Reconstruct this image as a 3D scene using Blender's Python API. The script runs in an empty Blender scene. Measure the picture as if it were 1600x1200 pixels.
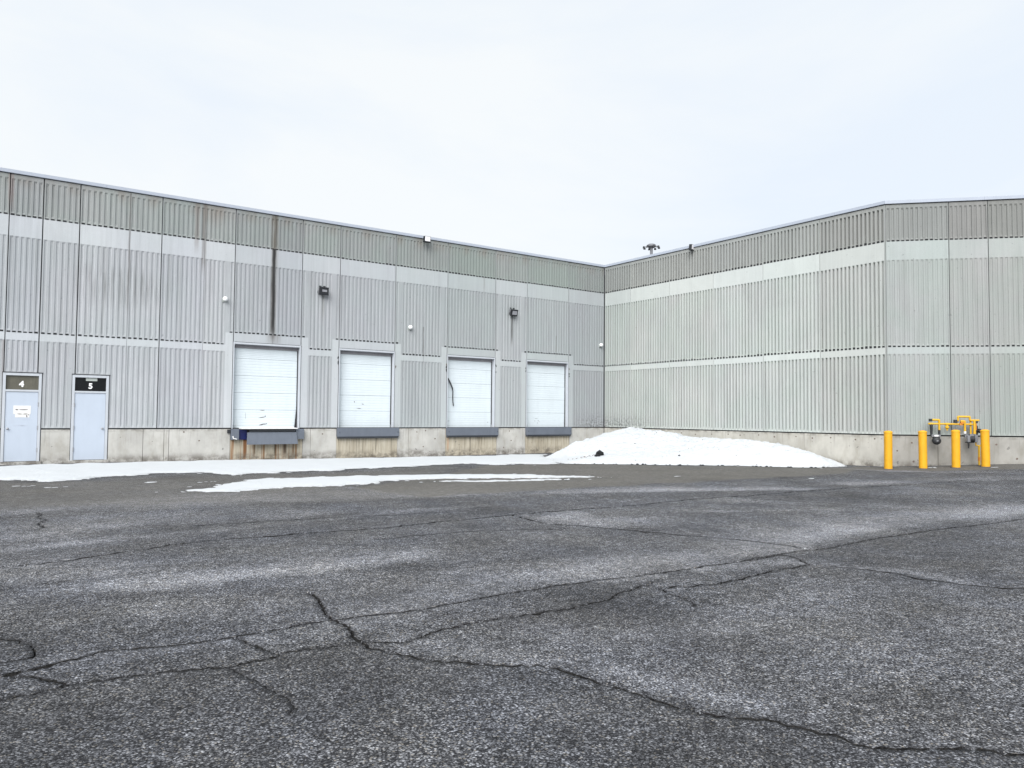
import bpy, bmesh, math, random
import numpy as np
from mathutils import Vector, Matrix, noise as mnoise
from mathutils.geometry import delaunay_2d_cdt

random.seed(7); np.random.seed(7)
sc = bpy.context.scene
COL = sc.collection

# ---------------------------------------------------------------- camera
cam_data = bpy.data.cameras.new('camera')
cam_data.sensor_width = 36.0; cam_data.lens = 26.802
cam_data.clip_start = 0.1; cam_data.clip_end = 3000
cam = bpy.data.objects.new('camera', cam_data); COL.objects.link(cam)
_r = Vector((0.8161, -0.5779, 0.0088)).normalized(); _f = Vector((0.5771, 0.8156, 0.0406)).normalized()
_u = _r.cross(_f).normalized(); _r = _f.cross(_u).normalized()
cam.matrix_world = Matrix(((_r.x, _u.x, -_f.x, -24.9935), (_r.y, _u.y, -_f.y, -27.5811), (_r.z, _u.z, -_f.z, 1.6251), (0, 0, 0, 1)))
sc.camera = cam

# ---------------------------------------------------------------- sky, sun, exposure
SUN_DIR = Vector((-0.62, -0.56, 0.0)).normalized() * math.cos(math.radians(37)) + Vector((0, 0, math.sin(math.radians(37))))
world = bpy.data.worlds.new('World'); sc.world = world; world.use_nodes = True
wn = world.node_tree.nodes; wl = world.node_tree.links; wn.clear()
w_out = wn.new('ShaderNodeOutputWorld'); w_bg = wn.new('ShaderNodeBackground'); w_bg.inputs['Strength'].default_value = 0.1
w_sky = wn.new('ShaderNodeTexSky'); w_sky.sky_type = 'NISHITA'; w_sky.sun_disc = False
w_sky.sun_elevation = math.radians(37); w_sky.sun_rotation = math.atan2(SUN_DIR.x, SUN_DIR.y)
w_sky.air_density = 1.0; w_sky.dust_density = 3.0
w_tc = wn.new('ShaderNodeTexCoord'); w_map = wn.new('ShaderNodeMapping'); w_map.inputs['Scale'].default_value = (1.0, 1.0, 2.6)
w_no = wn.new('ShaderNodeTexNoise'); w_no.inputs['Scale'].default_value = 1.6; w_no.inputs['Detail'].default_value = 6.0; w_no.inputs['Roughness'].default_value = 0.55
w_no.inputs['Distortion'].default_value = 0.4
w_rp = wn.new('ShaderNodeValToRGB')
w_rp.color_ramp.elements[0].position = 0.38; w_rp.color_ramp.elements[0].color = (0.845, 0.915, 1.0, 1)
w_rp.color_ramp.elements[1].position = 0.62; w_rp.color_ramp.elements[1].color = (0.955, 0.985, 1.0, 1)
w_mul = wn.new('ShaderNodeVectorMath'); w_mul.operation = 'SCALE'; w_mul.inputs['Scale'].default_value = 2.72
w_mix = wn.new('ShaderNodeMixRGB'); w_mix.inputs['Fac'].default_value = 0.97
wl.new(w_tc.outputs['Generated'], w_map.inputs['Vector']); wl.new(w_map.outputs['Vector'], w_no.inputs['Vector'])
wl.new(w_no.outputs['Fac'], w_rp.inputs['Fac']); wl.new(w_rp.outputs['Color'], w_mul.inputs[0])
wl.new(w_sky.outputs['Color'], w_mix.inputs['Color1']); wl.new(w_mul.outputs['Vector'], w_mix.inputs['Color2'])
wl.new(w_mix.outputs['Color'], w_bg.inputs['Color']); wl.new(w_bg.outputs['Background'], w_out.inputs['Surface'])

sun_data = bpy.data.lights.new('sun', 'SUN'); sun_data.energy = 1.5; sun_data.angle = math.radians(50); sun_data.color = (1.0, 0.99, 0.975)
sun = bpy.data.objects.new('sun', sun_data); COL.objects.link(sun)
sun.rotation_euler = SUN_DIR.to_track_quat('Z', 'Y').to_euler(); sun.location = (-20, -20, 30)

vs = sc.view_settings
vs.view_transform = 'Standard'; vs.look = 'None'; vs.exposure = 1.85; vs.gamma = 1.0; vs.use_curve_mapping = False
sc.cycles.max_bounces = 6; sc.cycles.diffuse_bounces = 3; sc.cycles.glossy_bounces = 2

# ---------------------------------------------------------------- measured ground outlines, metres
STRIP = [(-25.14, -5.09), (-24.4, -5.91), (-24.07, -6.1), (-23.75, -6.67), (-23.55, -6.99), (-23.32, -7.02), (-23.07, -6.77), (-22.83, -6.76), (-22.46, -6.38), (-21.98, -5.97), (-21.65,
-6.22), (-21.26, -5.9), (-20.89, -5.55), (-20.71, -5.77), (-20.49, -5.69), (-20.1, -5.76), (-19.7, -6.02), (-19.63, -6.6), (-19.45, -6.97), (-19.24, -7.11), (-18.8, -6.84), (-18.38, -6.88),
(-18.09, -6.94), (-17.76, -6.44), (-17.28, -6.55), (-16.8, -6.66), (-16.54, -7.05), (-16.05, -6.59), (-15.63, -6.32), (-14.69, -6.31), (-13.67, -6.02), (-13.3, -5.94), (-12.72, -5.55),
(-12.29, -5.47), (-11.9, -5.57), (-11.43, -5.45), (-10.93, -5.68), (-11.05, -6.3), (-10.86, -6.78), (-10.2, -6.53), (-9.58, -6.44), (-9.51, -7.22), (-9.11, -7.4), (-8.76, -7.45)]
PATCHA = [(-21.43, -10.96), (-21.12, -10.48), (-20.89, -10.37), (-20.64, -10.01), (-20.24, -9.62), (-19.79, -9.02), (-19.59, -8.93), (-19.22, -8.51), (-18.92, -8.57), (-18.53, -8.61),
(-18.18, -8.77), (-17.64, -8.68), (-17.33, -8.78), (-16.68, -8.91), (-15.98, -8.98), (-15.35, -9.23), (-14.37, -9.6), (-13.38, -9.99), (-12.8, -10.39), (-12.33, -10.7), (-12.25, -11.17),
(-11.8, -11.66), (-11.3, -11.99), (-11.03, -12.34), (-11.55, -12.28), (-12.09, -12.01), (-12.81, -11.84), (-13.57, -11.48), (-14.19, -11.22), (-15.11, -10.84), (-15.76, -10.69), (-16.07,
-10.6), (-16.6, -10.62), (-17.09, -11.1), (-17.43, -11.13), (-17.79, -11.24), (-18.21, -11.32), (-18.6, -11.15), (-18.94, -11.08), (-19.3, -11.09), (-19.63, -11.02), (-19.99, -11.3),
(-20.25, -11.3), (-20.63, -11.5), (-20.94, -11.2)]
PATCHB = [(-16.14, -11.23), (-15.5, -11.2), (-15.11, -11.31), (-14.81, -11.59), (-14.33, -11.71), (-13.87, -11.9), (-13.37, -12.03), (-12.7, -12.1), (-12.01, -12.31), (-12.61, -12.38),
(-13.0, -12.35), (-13.5, -12.35), (-14.09, -12.2), (-14.57, -12.07), (-15.03, -11.93), (-15.52, -11.54)]
CRACKS = {'A': [(-24.7, -17.89), (-24.51, -17.94), (-23.93, -17.88), (-22.69, -17.41), (-21.71, -17.37), (-20.12, -17.55), (-19.09, -17.41), (-17.74, -17.36), (-16.35, -17.32), (-15.12,
-17.41), (-13.31, -17.25), (-11.91, -17.39), (-9.6, -17.5), (-7.65, -17.58), (-5.34, -17.93), (-3.34, -18.03)], 'B': [(-24.93, -21.87), (-24.8, -21.89), (-24.62, -21.84), (-24.42, -21.74),
(-24.2, -21.68), (-23.87, -21.77), (-23.37, -21.86), (-23.1, -21.81), (-22.63, -21.77), (-21.98, -21.87), (-21.43, -21.84), (-20.87, -21.78), (-19.89, -21.83), (-19.36, -21.92), (-18.64,
-21.96), (-17.68, -21.97), (-16.62, -21.91), (-16.1, -22.02), (-15.23, -21.94), (-13.23, -21.98), (-12.16, -22.1), (-10.82, -22.16), (-8.85, -22.22)], 'C': [(-24.8, -21.89), (-24.63,
-22.07), (-24.49, -22.28), (-24.28, -22.3), (-24.1, -22.32), (-23.8, -22.41), (-23.58, -22.47), (-23.3, -22.44), (-23.22, -22.38), (-22.97, -22.44), (-22.69, -22.45), (-22.45, -22.63),
(-22.2, -22.55), (-21.71, -22.45), (-21.35, -22.46), (-20.82, -22.51), (-20.32, -22.49), (-19.99, -22.35), (-19.54, -22.23)], 'K': [(-19.6, -22.42), (-18.95, -22.61), (-18.38, -22.55),
(-17.63, -22.52), (-17.32, -22.51), (-17.07, -22.22), (-17.08, -21.97), (-17.67, -21.98)], 'D': [(-22.41, -20.77), (-22.51, -21.27), (-22.63, -21.77), (-22.59, -21.98), (-22.63, -22.22),
(-22.67, -22.38), (-22.67, -22.57), (-22.6, -22.79), (-22.52, -23.04), (-22.39, -23.2), (-22.18, -23.34), (-22.06, -23.46), (-21.89, -23.58), (-21.83, -23.84), (-21.8, -24.1), (-21.74,
-24.31), (-21.71, -24.54), (-21.63, -24.7), (-21.52, -24.83), (-21.39, -24.94), (-21.36, -25.12), (-21.31, -25.27), (-21.28, -25.43), (-21.19, -25.54), (-21.05, -25.63), (-20.89, -25.77),
(-20.73, -25.93), (-20.58, -26.15)], 'E': [(-23.37, -21.86), (-23.32, -22.14), (-23.25, -22.36), (-23.22, -22.38)], 'F': [(-23.58, -22.47), (-23.53, -22.84), (-23.47, -23.14), (-23.51,
-23.41)], 'G': [(-24.89, -20.72), (-24.78, -20.93), (-24.65, -21.11), (-24.6, -21.28), (-24.59, -21.55), (-24.62, -21.61), (-24.79, -21.6), (-24.9, -21.62)], 'H': [(-17.74, -17.36),
(-17.84, -18.35), (-17.6, -18.81), (-17.41, -19.3), (-17.19, -19.73), (-16.91, -20.31), (-16.57, -20.91), (-16.42, -21.55), (-16.47, -21.95)], 'I': [(-17.32, -22.51), (-17.09, -22.87),
(-16.95, -23.29), (-16.99, -23.64), (-16.93, -23.92), (-16.61, -24.36), (-16.41, -24.72)], 'N': [(-19.6, -22.42), (-19.68, -22.67), (-19.8, -23.02)], 'O': [(-24.49, -22.28), (-24.62,
-22.36), (-24.77, -22.33)], 'P': [(-22.28, -15.98), (-20.98, -15.99), (-19.51, -16.28), (-18.42, -16.47)], 'Q': [(-12.1, -17.7), (-11.57, -19.06), (-11.1, -20.06)], 'R': [(-20.63, -18.42),
(-20.16, -18.41), (-19.01, -18.52), (-17.96, -18.96)], 'M': [(-24.05, -13.05), (-24.06, -14.1), (-24.2, -15.22)]}
SALT = [([(-23.82, -19.73), (-23.04, -19.78), (-22.34, -19.77), (-21.5, -19.78), (-20.88, -19.79)], 0.3, 0.8), ([(-24.65, -15.83), (-23.76, -15.49), (-22.53, -15.04), (-20.92, -15.51)],
0.8, 0.3), ([(-24.4, -12.83), (-22.72, -12.83), (-20.42, -13.28), (-18.24, -13.65), (-16.13, -14.16)], 1.0, 0.38), ([(-22.49, -22.0), (-21.69, -21.8), (-20.95, -21.69), (-20.01, -21.68),
(-19.2, -21.76)], 0.28, 0.5), ([(-22.15, -21.76), (-21.26, -21.52), (-20.28, -21.5), (-18.87, -21.43), (-18.03, -21.61), (-16.45, -21.8)], 0.4, 0.75), ([(-16.76, -21.56), (-15.16, -21.34),
(-13.2, -21.29), (-11.5, -21.47), (-8.9, -21.84)], 0.7, 0.7), ([(-14.81, -15.09), (-13.59, -15.34), (-12.15, -15.85), (-9.72, -17.1)], 0.45, 0.85), ([(-12.99, -18.08), (-11.67, -19.12),
(-11.2, -20.11)], 0.45, 0.5), ([(-18.63, -22.04), (-17.9, -22.22), (-17.29, -22.45)], 0.22, 0.6), ([(-20.61, -21.63), (-20.07, -21.75), (-19.37, -22.02)], 0.2, 0.6), ([(-22.43, -22.64),
(-22.24, -22.94), (-21.95, -23.31)], 0.14, 0.5), ([(-22.03, -23.42), (-21.72, -23.7), (-21.58, -24.15), (-21.27, -24.86)], 0.14, 0.35), ([(-23.12, -21.12), (-22.7, -21.15), (-21.93,
-21.29), (-20.55, -21.33)], 0.45, 0.35), ([(-23.7, -20.86), (-23.26, -21.27), (-22.86, -21.3)], 0.3, 0.3), ([(-7.27, -17.03), (-3.84, -17.69), (-2.06, -18.83)], 0.5, 0.6), ([(-17.32,
-22.51), (-16.88, -23.25), (-16.87, -23.89)], 0.12, 0.5), ([(-16.57, -18.54), (-17.19, -18.33)], 0.5, 0.45), ([(-12.66, -19.11), (-12.19, -20.76)], 0.4, 0.3), ([(-22.18, -16.61), (-19.15,
-16.03), (-17.37, -16.05)], 0.14, 0.5), ([(-24.68, -16.89), (-23.53, -16.71), (-22.15, -16.5)], 0.14, 0.45), ([(-23.64, -12.28), (-20.2, -11.78)], 0.16, 0.45), ([(-21.33, -20.64), (-18.54,
-21.09)], 0.12, 0.4), ([(-15.94, -12.26), (-11.11, -13.61)], 0.08, 0.5), ([(-18.15, -11.7), (-17.97, -13.09), (-17.75, -14.22), (-16.86, -14.33), (-15.59, -14.33)], 0.08, 0.8), ([(-14.78,
-18.69), (-13.09, -19.4), (-12.01, -19.84)], 0.12, 0.4), ([(-22.51, -19.88), (-21.14, -19.98)], 0.1, 0.35), ([(-21.46, -23.19), (-20.43, -23.67)], 0.3, 0.25), ([(-1.97, -13.87), (-1.56,
-15.89), (-0.85, -18.37)], 0.35, 0.65), ([(-4.7, -17.46), (-2.61, -19.04)], 0.4, 0.5), ([(-24.72, -18.63), (-23.65, -18.96)], 0.4, 0.25), ([(-22.53, -23.45), (-22.26, -24.35)], 0.2, 0.2),
([(-24.45, -21.8), (-23.89, -21.85), (-23.2, -22.04)], 0.1, 0.4)]
TAN = [[(-18.26, -11.97), (-17.75, -14.22), (-15.59, -14.33), (-11.88, -14.4), (-7.95, -14.72), (-3.99, -14.88), (-1.28, -13.58), (-3.37, -11.77), (-6.78, -9.26), (-8.55, -7.39), (-11.14,
-6.59), (-14.19, -9.29), (-17.07, -11.24)], [(-0.92, -13.07), (-0.04, -14.3), (1.44, -15.64), (3.02, -17.08), (0.61, -17.98), (-0.55, -16.53), (-1.09, -15.66), (-2.11, -13.96)]]
PATCHJ = [(-16.71, -17.41), (-16.47, -17.56), (-16.58, -18.79), (-16.89, -19.09), (-17.36, -19.19), (-17.47, -18.66), (-17.7, -17.84)]
BROWN = [[(-25.14, -5.5), (-22.82, -7.2), (-20.25, -6.44), (-16.73, -7.3), (-12.39, -6.23), (-14.19, -9.29), (-17.07, -11.24), (-18.26, -11.97), (-17.75, -14.22), (-20.18, -13.66), (-22.72,
-12.83), (-25.08, -12.42)]]
WORN = [(-24.99, -22.02), (-24.5, -22.29), (-23.81, -22.42), (-23.22, -22.39), (-22.69, -22.46), (-22.61, -22.8), (-22.52, -23.05), (-22.19, -23.35), (-21.84, -23.85), (-21.72, -24.54),
(-21.37, -25.12), (-21.06, -25.63), (-20.58, -26.15), (-21.22, -26.46), (-25.1, -23.8)]
RIDGE = [(-5.95, -4.4, 0.35), (-5.38, -4.3, 0.58), (-4.79, -4.19, 0.66), (-4.18, -4.09, 0.73), (-3.68, -4.0, 0.82), (-3.35, -3.94, 0.93), (-2.7, -3.83, 1.0), (-2.25, -3.75, 1.08), (-1.8,
-3.67, 1.13), (-1.8, -4.06, 1.1), (-1.8, -4.36, 1.01), (-1.8, -4.81, 1.0), (-1.8, -5.36, 1.03), (-1.8, -5.71, 0.99), (-1.8, -6.06, 0.86), (-1.8, -6.41, 0.82), (-1.8, -6.74, 0.73), (-1.8,
-7.07, 0.69), (-1.8, -8.03, 0.73), (-1.8, -9.24, 0.74), (-1.8, -10.36, 0.66), (-1.8, -11.16, 0.55), (-1.8, -11.79, 0.42), (-1.8, -12.4, 0.3), (-1.8, -12.87, 0.22), (-1.8, -13.33, 0.15)]

# ---------------------------------------------------------------- ids
def link(name, mesh, parent=None, loc=None):
    o = bpy.data.objects.new(name, mesh); COL.objects.link(o)
    if parent is not None: o.parent = parent
    if loc is not None: o.location = loc
    return o

def tag(o, label=None, cat=None, group=None, kind=None):
    if label: o['label'] = label
    if cat: o['category'] = cat
    if group: o['group'] = group
    if kind: o['kind'] = kind
    return o

def thing(name, label, cat, loc=(0, 0, 0), group=None, rz=0.0):
    o = link(name, None, None, loc); o.rotation_euler = (0, 0, rz); o.empty_display_size = 0.2
    return tag(o, label, cat, group)

def copy_tree(o, parent=None):
    c = o.copy(); COL.objects.link(c); c.parent = parent
    for ch in list(o.children): copy_tree(ch, c)
    return c

# ---------------------------------------------------------------- material helper
class M:
    def __init__(s, name, rough=0.8, metal=0.0, spec=0.3):
        s.m = bpy.data.materials.new(name); s.m.use_nodes = True
        s.t = s.m.node_tree; s.n = s.t.nodes; s.l = s.t.links
        s.b = s.n['Principled BSDF']; s.b.inputs['Roughness'].default_value = rough
        s.b.inputs['Metallic'].default_value = metal; s.b.inputs['Specular IOR Level'].default_value = spec
        s.geo = s.n.new('ShaderNodeNewGeometry')
        s.sep = s.n.new('ShaderNodeSeparateXYZ'); s.l.new(s.geo.outputs['Position'], s.sep.inputs[0])
    def pos(s, scale, off=(0, 0, 0)):
        k = s.n.new('ShaderNodeMapping'); k.inputs['Scale'].default_value = scale; k.inputs['Location'].default_value = off
        s.l.new(s.geo.outputs['Position'], k.inputs['Vector']); return k.outputs['Vector']
    def noise(s, scale, detail=3, rough=0.55, off=(0, 0, 0), dist=0.0):
        if not isinstance(scale, tuple): scale = (scale,) * 3
        k = s.n.new('ShaderNodeTexNoise'); k.inputs['Scale'].default_value = 1.0; k.inputs['Detail'].default_value = detail
        k.inputs['Roughness'].default_value = rough; k.inputs['Distortion'].default_value = dist
        s.l.new(s.pos(scale, off), k.inputs['Vector']); return k.outputs['Fac']
    def voro(s, scale, out='Color', feature='F1'):
        k = s.n.new('ShaderNodeTexVoronoi'); k.feature = feature; k.inputs['Scale'].default_value = 1.0
        s.l.new(s.pos((scale,) * 3), k.inputs['Vector']); return k.outputs[out]
    def put(s, sock, v):
        if isinstance(v, (int, float)): sock.default_value = v
        elif isinstance(v, tuple): sock.default_value = v if len(v) == 4 or len(sock.default_value) == 3 else (*v, 1)
        else: s.l.new(v, sock)
    def math(s, op, a, b=0.0, c=None, clamp=False):
        k = s.n.new('ShaderNodeMath'); k.operation = op; k.use_clamp = clamp
        s.put(k.inputs[0], a); s.put(k.inputs[1], b)
        if c is not None: s.put(k.inputs[2], c)
        return k.outputs[0]
    def rng(s, v, a, b, c=0.0, d=1.0, smooth=False):
        k = s.n.new('ShaderNodeMapRange'); k.interpolation_type = 'SMOOTHSTEP' if smooth else 'LINEAR'
        s.put(k.inputs['Value'], v); k.inputs['From Min'].default_value = a; k.inputs['From Max'].default_value = b
        k.inputs['To Min'].default_value = c; k.inputs['To Max'].default_value = d; return k.outputs['Result']
    def mix(s, f, a, b, mode='MIX'):
        k = s.n.new('ShaderNodeMixRGB'); k.blend_type = mode; s.put(k.inputs[0], f)
        for i, v in ((1, a), (2, b)):
            if isinstance(v, (int, float)): v = (v, v, v)
            s.put(k.inputs[i], v)
        return k.outputs[0]
    def rand(s):
        return s.n.new('ShaderNodeObjectInfo').outputs['Random']
    def bump(s, h, strength=0.3, dist=0.01):
        k = s.n.new('ShaderNodeBump'); k.inputs['Strength'].default_value = strength; k.inputs['Distance'].default_value = dist
        s.l.new(h, k.inputs['Height']); s.l.new(k.outputs[0], s.b.inputs['Normal'])
    def done(s, col):
        s.put(s.b.inputs['Base Color'], col); return s.m

def plain(name, col, rough=0.5, metal=0.0, spec=0.4, dirt=0.15, dscale=3.0):
    a = M(name, rough, metal, spec)
    n = a.noise(dscale, 4); n2 = a.noise((dscale * 4, dscale * 4, dscale * 0.5), 3)
    f = a.math('MULTIPLY', a.rng(n, 0.35, 0.7), dirt); f2 = a.math('MULTIPLY', a.rng(n2, 0.45, 0.75), dirt)
    c = a.mix(f, col, tuple(x * 0.55 for x in col)); c = a.mix(f2, c, tuple(x * 0.6 for x in col))
    a.put(a.b.inputs['Roughness'], a.rng(n, 0.3, 0.7, rough * 0.85, min(1, rough * 1.2)))
    return a.done(c)

def stain(a, axis_u, u0, w, ztop, zbot, side, jitter=0.05, fade=0.4):
    """mask of a drip stain on the left wall (u = world X), between two heights"""
    jn = a.noise((3.0, 3.0, 1.3), 2, off=(u0, 3, 1)); uj = a.math('ADD', axis_u, a.rng(jn, 0, 1, -jitter, jitter))
    d = a.math('ABSOLUTE', a.math('SUBTRACT', uj, u0)); mk = a.rng(d, w * 0.25, w, 1, 0, True)
    top = a.rng(a.sep.outputs[2], ztop, ztop + 0.02, 1, 0); bot = a.rng(a.sep.outputs[2], zbot - fade, zbot + fade, 0, 1, True)
    return a.math('MULTIPLY', a.math('MULTIPLY', mk, side), a.math('MULTIPLY', top, bot))

def concrete(name, base, var=0.12, streak=0.5, green=0.0, stains=True, bump=0.4, lip=False, warm=0.0):
    a = M(name, 0.92, 0, 0.15)
    X, Y, Z = a.sep.outputs
    big = a.noise(0.35, 4, 0.6); mid = a.noise((1.6, 1.6, 0.9), 4, 0.6, (5, 2, 1)); st = a.noise((5.5, 5.5, 0.22), 4, 0.6)
    st2 = a.noise((22, 22, 0.5), 3, 0.6, (1, 7, 3)); fine = a.noise(38, 3, 0.7)
    c = a.mix(a.rng(a.rand(), 0, 1), tuple(x * (1 - var * .4) for x in base), tuple(x * (1 + var * .4) for x in base))
    c = a.mix(1.0, c, a.n.new('ShaderNodeObjectInfo').outputs['Color'], 'MULTIPLY')
    c = a.mix(a.math('MULTIPLY', a.rng(big, 0.4, 0.68), 0.30), c, (base[0] * 0.72, base[1] * 0.76, base[2] * 0.78))
    c = a.mix(a.math('MULTIPLY', a.rng(mid, 0.5, 0.75), 0.26), c, (base[0] * 0.68, base[1] * 0.68, base[2] * 0.67))
    c = a.mix(a.math('MULTIPLY', a.rng(st, 0.5, 0.78), streak), c, (base[0] * 0.55, base[1] * 0.55, base[2] * 0.55))
    c = a.mix(a.math('MULTIPLY', a.rng(st2, 0.55, 0.8), streak * 0.8), c, (base[0] * 0.52, base[1] * 0.51, base[2] * 0.5))
    c = a.mix(a.math('MULTIPLY', a.rng(st2, 0.45, 0.2), 0.3), c, tuple(min(1, x * 1.28) for x in base))
    if green:
        gm = a.noise(0.55, 3, 0.6, (9, 4, 2))
        c = a.mix(a.math('MULTIPLY', a.rng(gm, 0.38, 0.62), green), c, (base[0] * 0.78, base[1] * 0.97, base[2] * 0.85))
    if lip:
        rm = a.math('MULTIPLY', a.rng(Z, 8.25, 8.75, 0, 1, True), a.rng(a.noise((2.2, 2.2, 0.8), 3), 0.42, 0.68))
        c = a.mix(a.math('MULTIPLY', rm, 0.55), c, (base[0] * 0.62, base[1] * 0.50, base[2] * 0.42))
    c = a.mix(a.math('MULTIPLY', a.rng(fine, 0.35, 0.75), 0.30), c, tuple(x * 0.62 for x in base))
    pit = a.rng(a.noise(9, 2, 0.5, (4, 4, 4)), 0.70, 0.76)
    c = a.mix(a.math('MULTIPLY', pit, 0.35), c, 0.09)
    if stains:
        left = a.rng(Y, -0.30, -0.25, 0, 1)
        m1 = stain(a, X, -16.15, 0.17, 8.83, 4.45, left, 0.03, 0.25); m1b = a.math('MULTIPLY', m1, a.rng(st2, 0.25, 0.5))
        m1c = a.math('MULTIPLY', stain(a, X, -16.16, 0.095, 7.60, 4.50, left, 0.035, 0.4), a.rng(st2, 0.18, 0.42, 0.45, 1.0))
        c = a.mix(a.math('MULTIPLY', m1b, a.rng(Z, 7.5, 7.7, 0.55, 0.75)), c, (0.10, 0.085, 0.065))
        c = a.mix(a.math('MULTIPLY', m1c, 0.9), c, 0.022)
        for u0, w, zt, zb, k, cc in ((-18.60, 0.11, 8.83, 6.6, 0.55, (0.13, 0.115, 0.105)), (-18.84, 0.12, 8.83, 7.3, 0.42, (0.16, 0.125, 0.11)),
                                     (-18.3, 0.5, 8.83, 8.3, 0.35, (0.16, 0.11, 0.08)), (-5.50, 0.07, 6.02, 4.9, 0.75, (0.07, 0.07, 0.07)),
                                     (-14.28, 0.10, 6.1, 5.2, 0.35, (0.14, 0.135, 0.125)), (-16.1, 0.36, 4.45, 4.1, 0.5, (0.13, 0.115, 0.105)),
                                     (-24.22, 0.10, 8.83, 7.9, 0.5, (0.2, 0.13, 0.12)), (-24.27, 0.07, 3.75, 2.4, 0.6, (0.15, 0.13, 0.13)), (-21.65, 0.05, 6.1, 4.0, 0.3, (0.12, 0.12, 0.12)), (-9.95, 0.04, 5.2, 3.9, 0.6, (0.08, 0.08, 0.08)),
                                     (-20.93, 0.05, 8.8, 5.0, 0.45, (0.10, 0.09, 0.085)), (-7.0, 0.06, 7.6, 6.9, 0.35, (0.15, 0.14, 0.12)), (-3.0, 0.04, 5.3, 4.4, 0.5, (0.10, 0.10, 0.09))):
            mk = stain(a, X, u0, w, zt, zb, left, 0.04, 0.35)
            c = a.mix(a.math('MULTIPLY', a.math('MULTIPLY', mk, k), a.rng(st2, 0.2, 0.5)), c, cc)
        # grime kicked up around the inside corner, and blotched patches near the left end
        near = a.math('MULTIPLY', a.rng(X, -2.4, -0.6, 0, 1, True), a.rng(Y, -4.2, -1.5, 0, 1, True))
        gr = a.math('MULTIPLY', near, a.math('MULTIPLY', a.rng(Z, 1.0, 2.0, 1, 0, True), a.rng(a.noise(11, 4, 0.7), 0.45, 0.62)))
        c = a.mix(a.math('MULTIPLY', gr, 0.8), c, 0.06)
        bl = a.math('MULTIPLY', a.math('MULTIPLY', a.rng(X, -22.5, -22.2, 0, 1), a.rng(X, -20.2, -19.8, 1, 0)), a.math('MULTIPLY', a.rng(Z, 4.8, 5.6, 0, 1, True), a.rng(Z, 6.0, 6.5, 1, 0, True)))
        c = a.mix(a.math('MULTIPLY', a.math('MULTIPLY', bl, left), a.rng(a.noise((9, 9, 0.5), 3, 0.6), 0.44, 0.66, 0, 0.5)), c, 0.11)
    a.bump(a.math('ADD', a.math('MULTIPLY', fine, 0.7), a.noise(120, 2)), bump, 0.008)
    return a.done(c)

MAT = {}
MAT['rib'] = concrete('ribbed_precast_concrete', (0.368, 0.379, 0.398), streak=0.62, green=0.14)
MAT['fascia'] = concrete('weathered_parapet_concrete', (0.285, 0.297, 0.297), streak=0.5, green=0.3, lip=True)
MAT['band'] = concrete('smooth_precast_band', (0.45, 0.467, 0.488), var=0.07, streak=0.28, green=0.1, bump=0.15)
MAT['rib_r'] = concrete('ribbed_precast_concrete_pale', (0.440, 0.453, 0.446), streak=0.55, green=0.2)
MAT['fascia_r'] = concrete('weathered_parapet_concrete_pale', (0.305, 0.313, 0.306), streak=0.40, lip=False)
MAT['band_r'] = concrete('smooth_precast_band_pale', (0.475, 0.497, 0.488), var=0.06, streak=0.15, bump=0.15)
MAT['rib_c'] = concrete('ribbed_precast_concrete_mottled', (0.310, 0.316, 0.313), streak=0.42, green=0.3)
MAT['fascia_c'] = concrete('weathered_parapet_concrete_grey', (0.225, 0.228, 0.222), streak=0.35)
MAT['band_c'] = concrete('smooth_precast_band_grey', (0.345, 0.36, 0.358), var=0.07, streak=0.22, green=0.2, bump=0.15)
MAT['dull_black'] = plain('matte_black', (0.012, 0.013, 0.015), 0.9, dirt=0.1)
MAT['sealant'] = plain('dark_joint_sealant', (0.045, 0.047, 0.052), 0.9, dirt=0.2)

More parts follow.
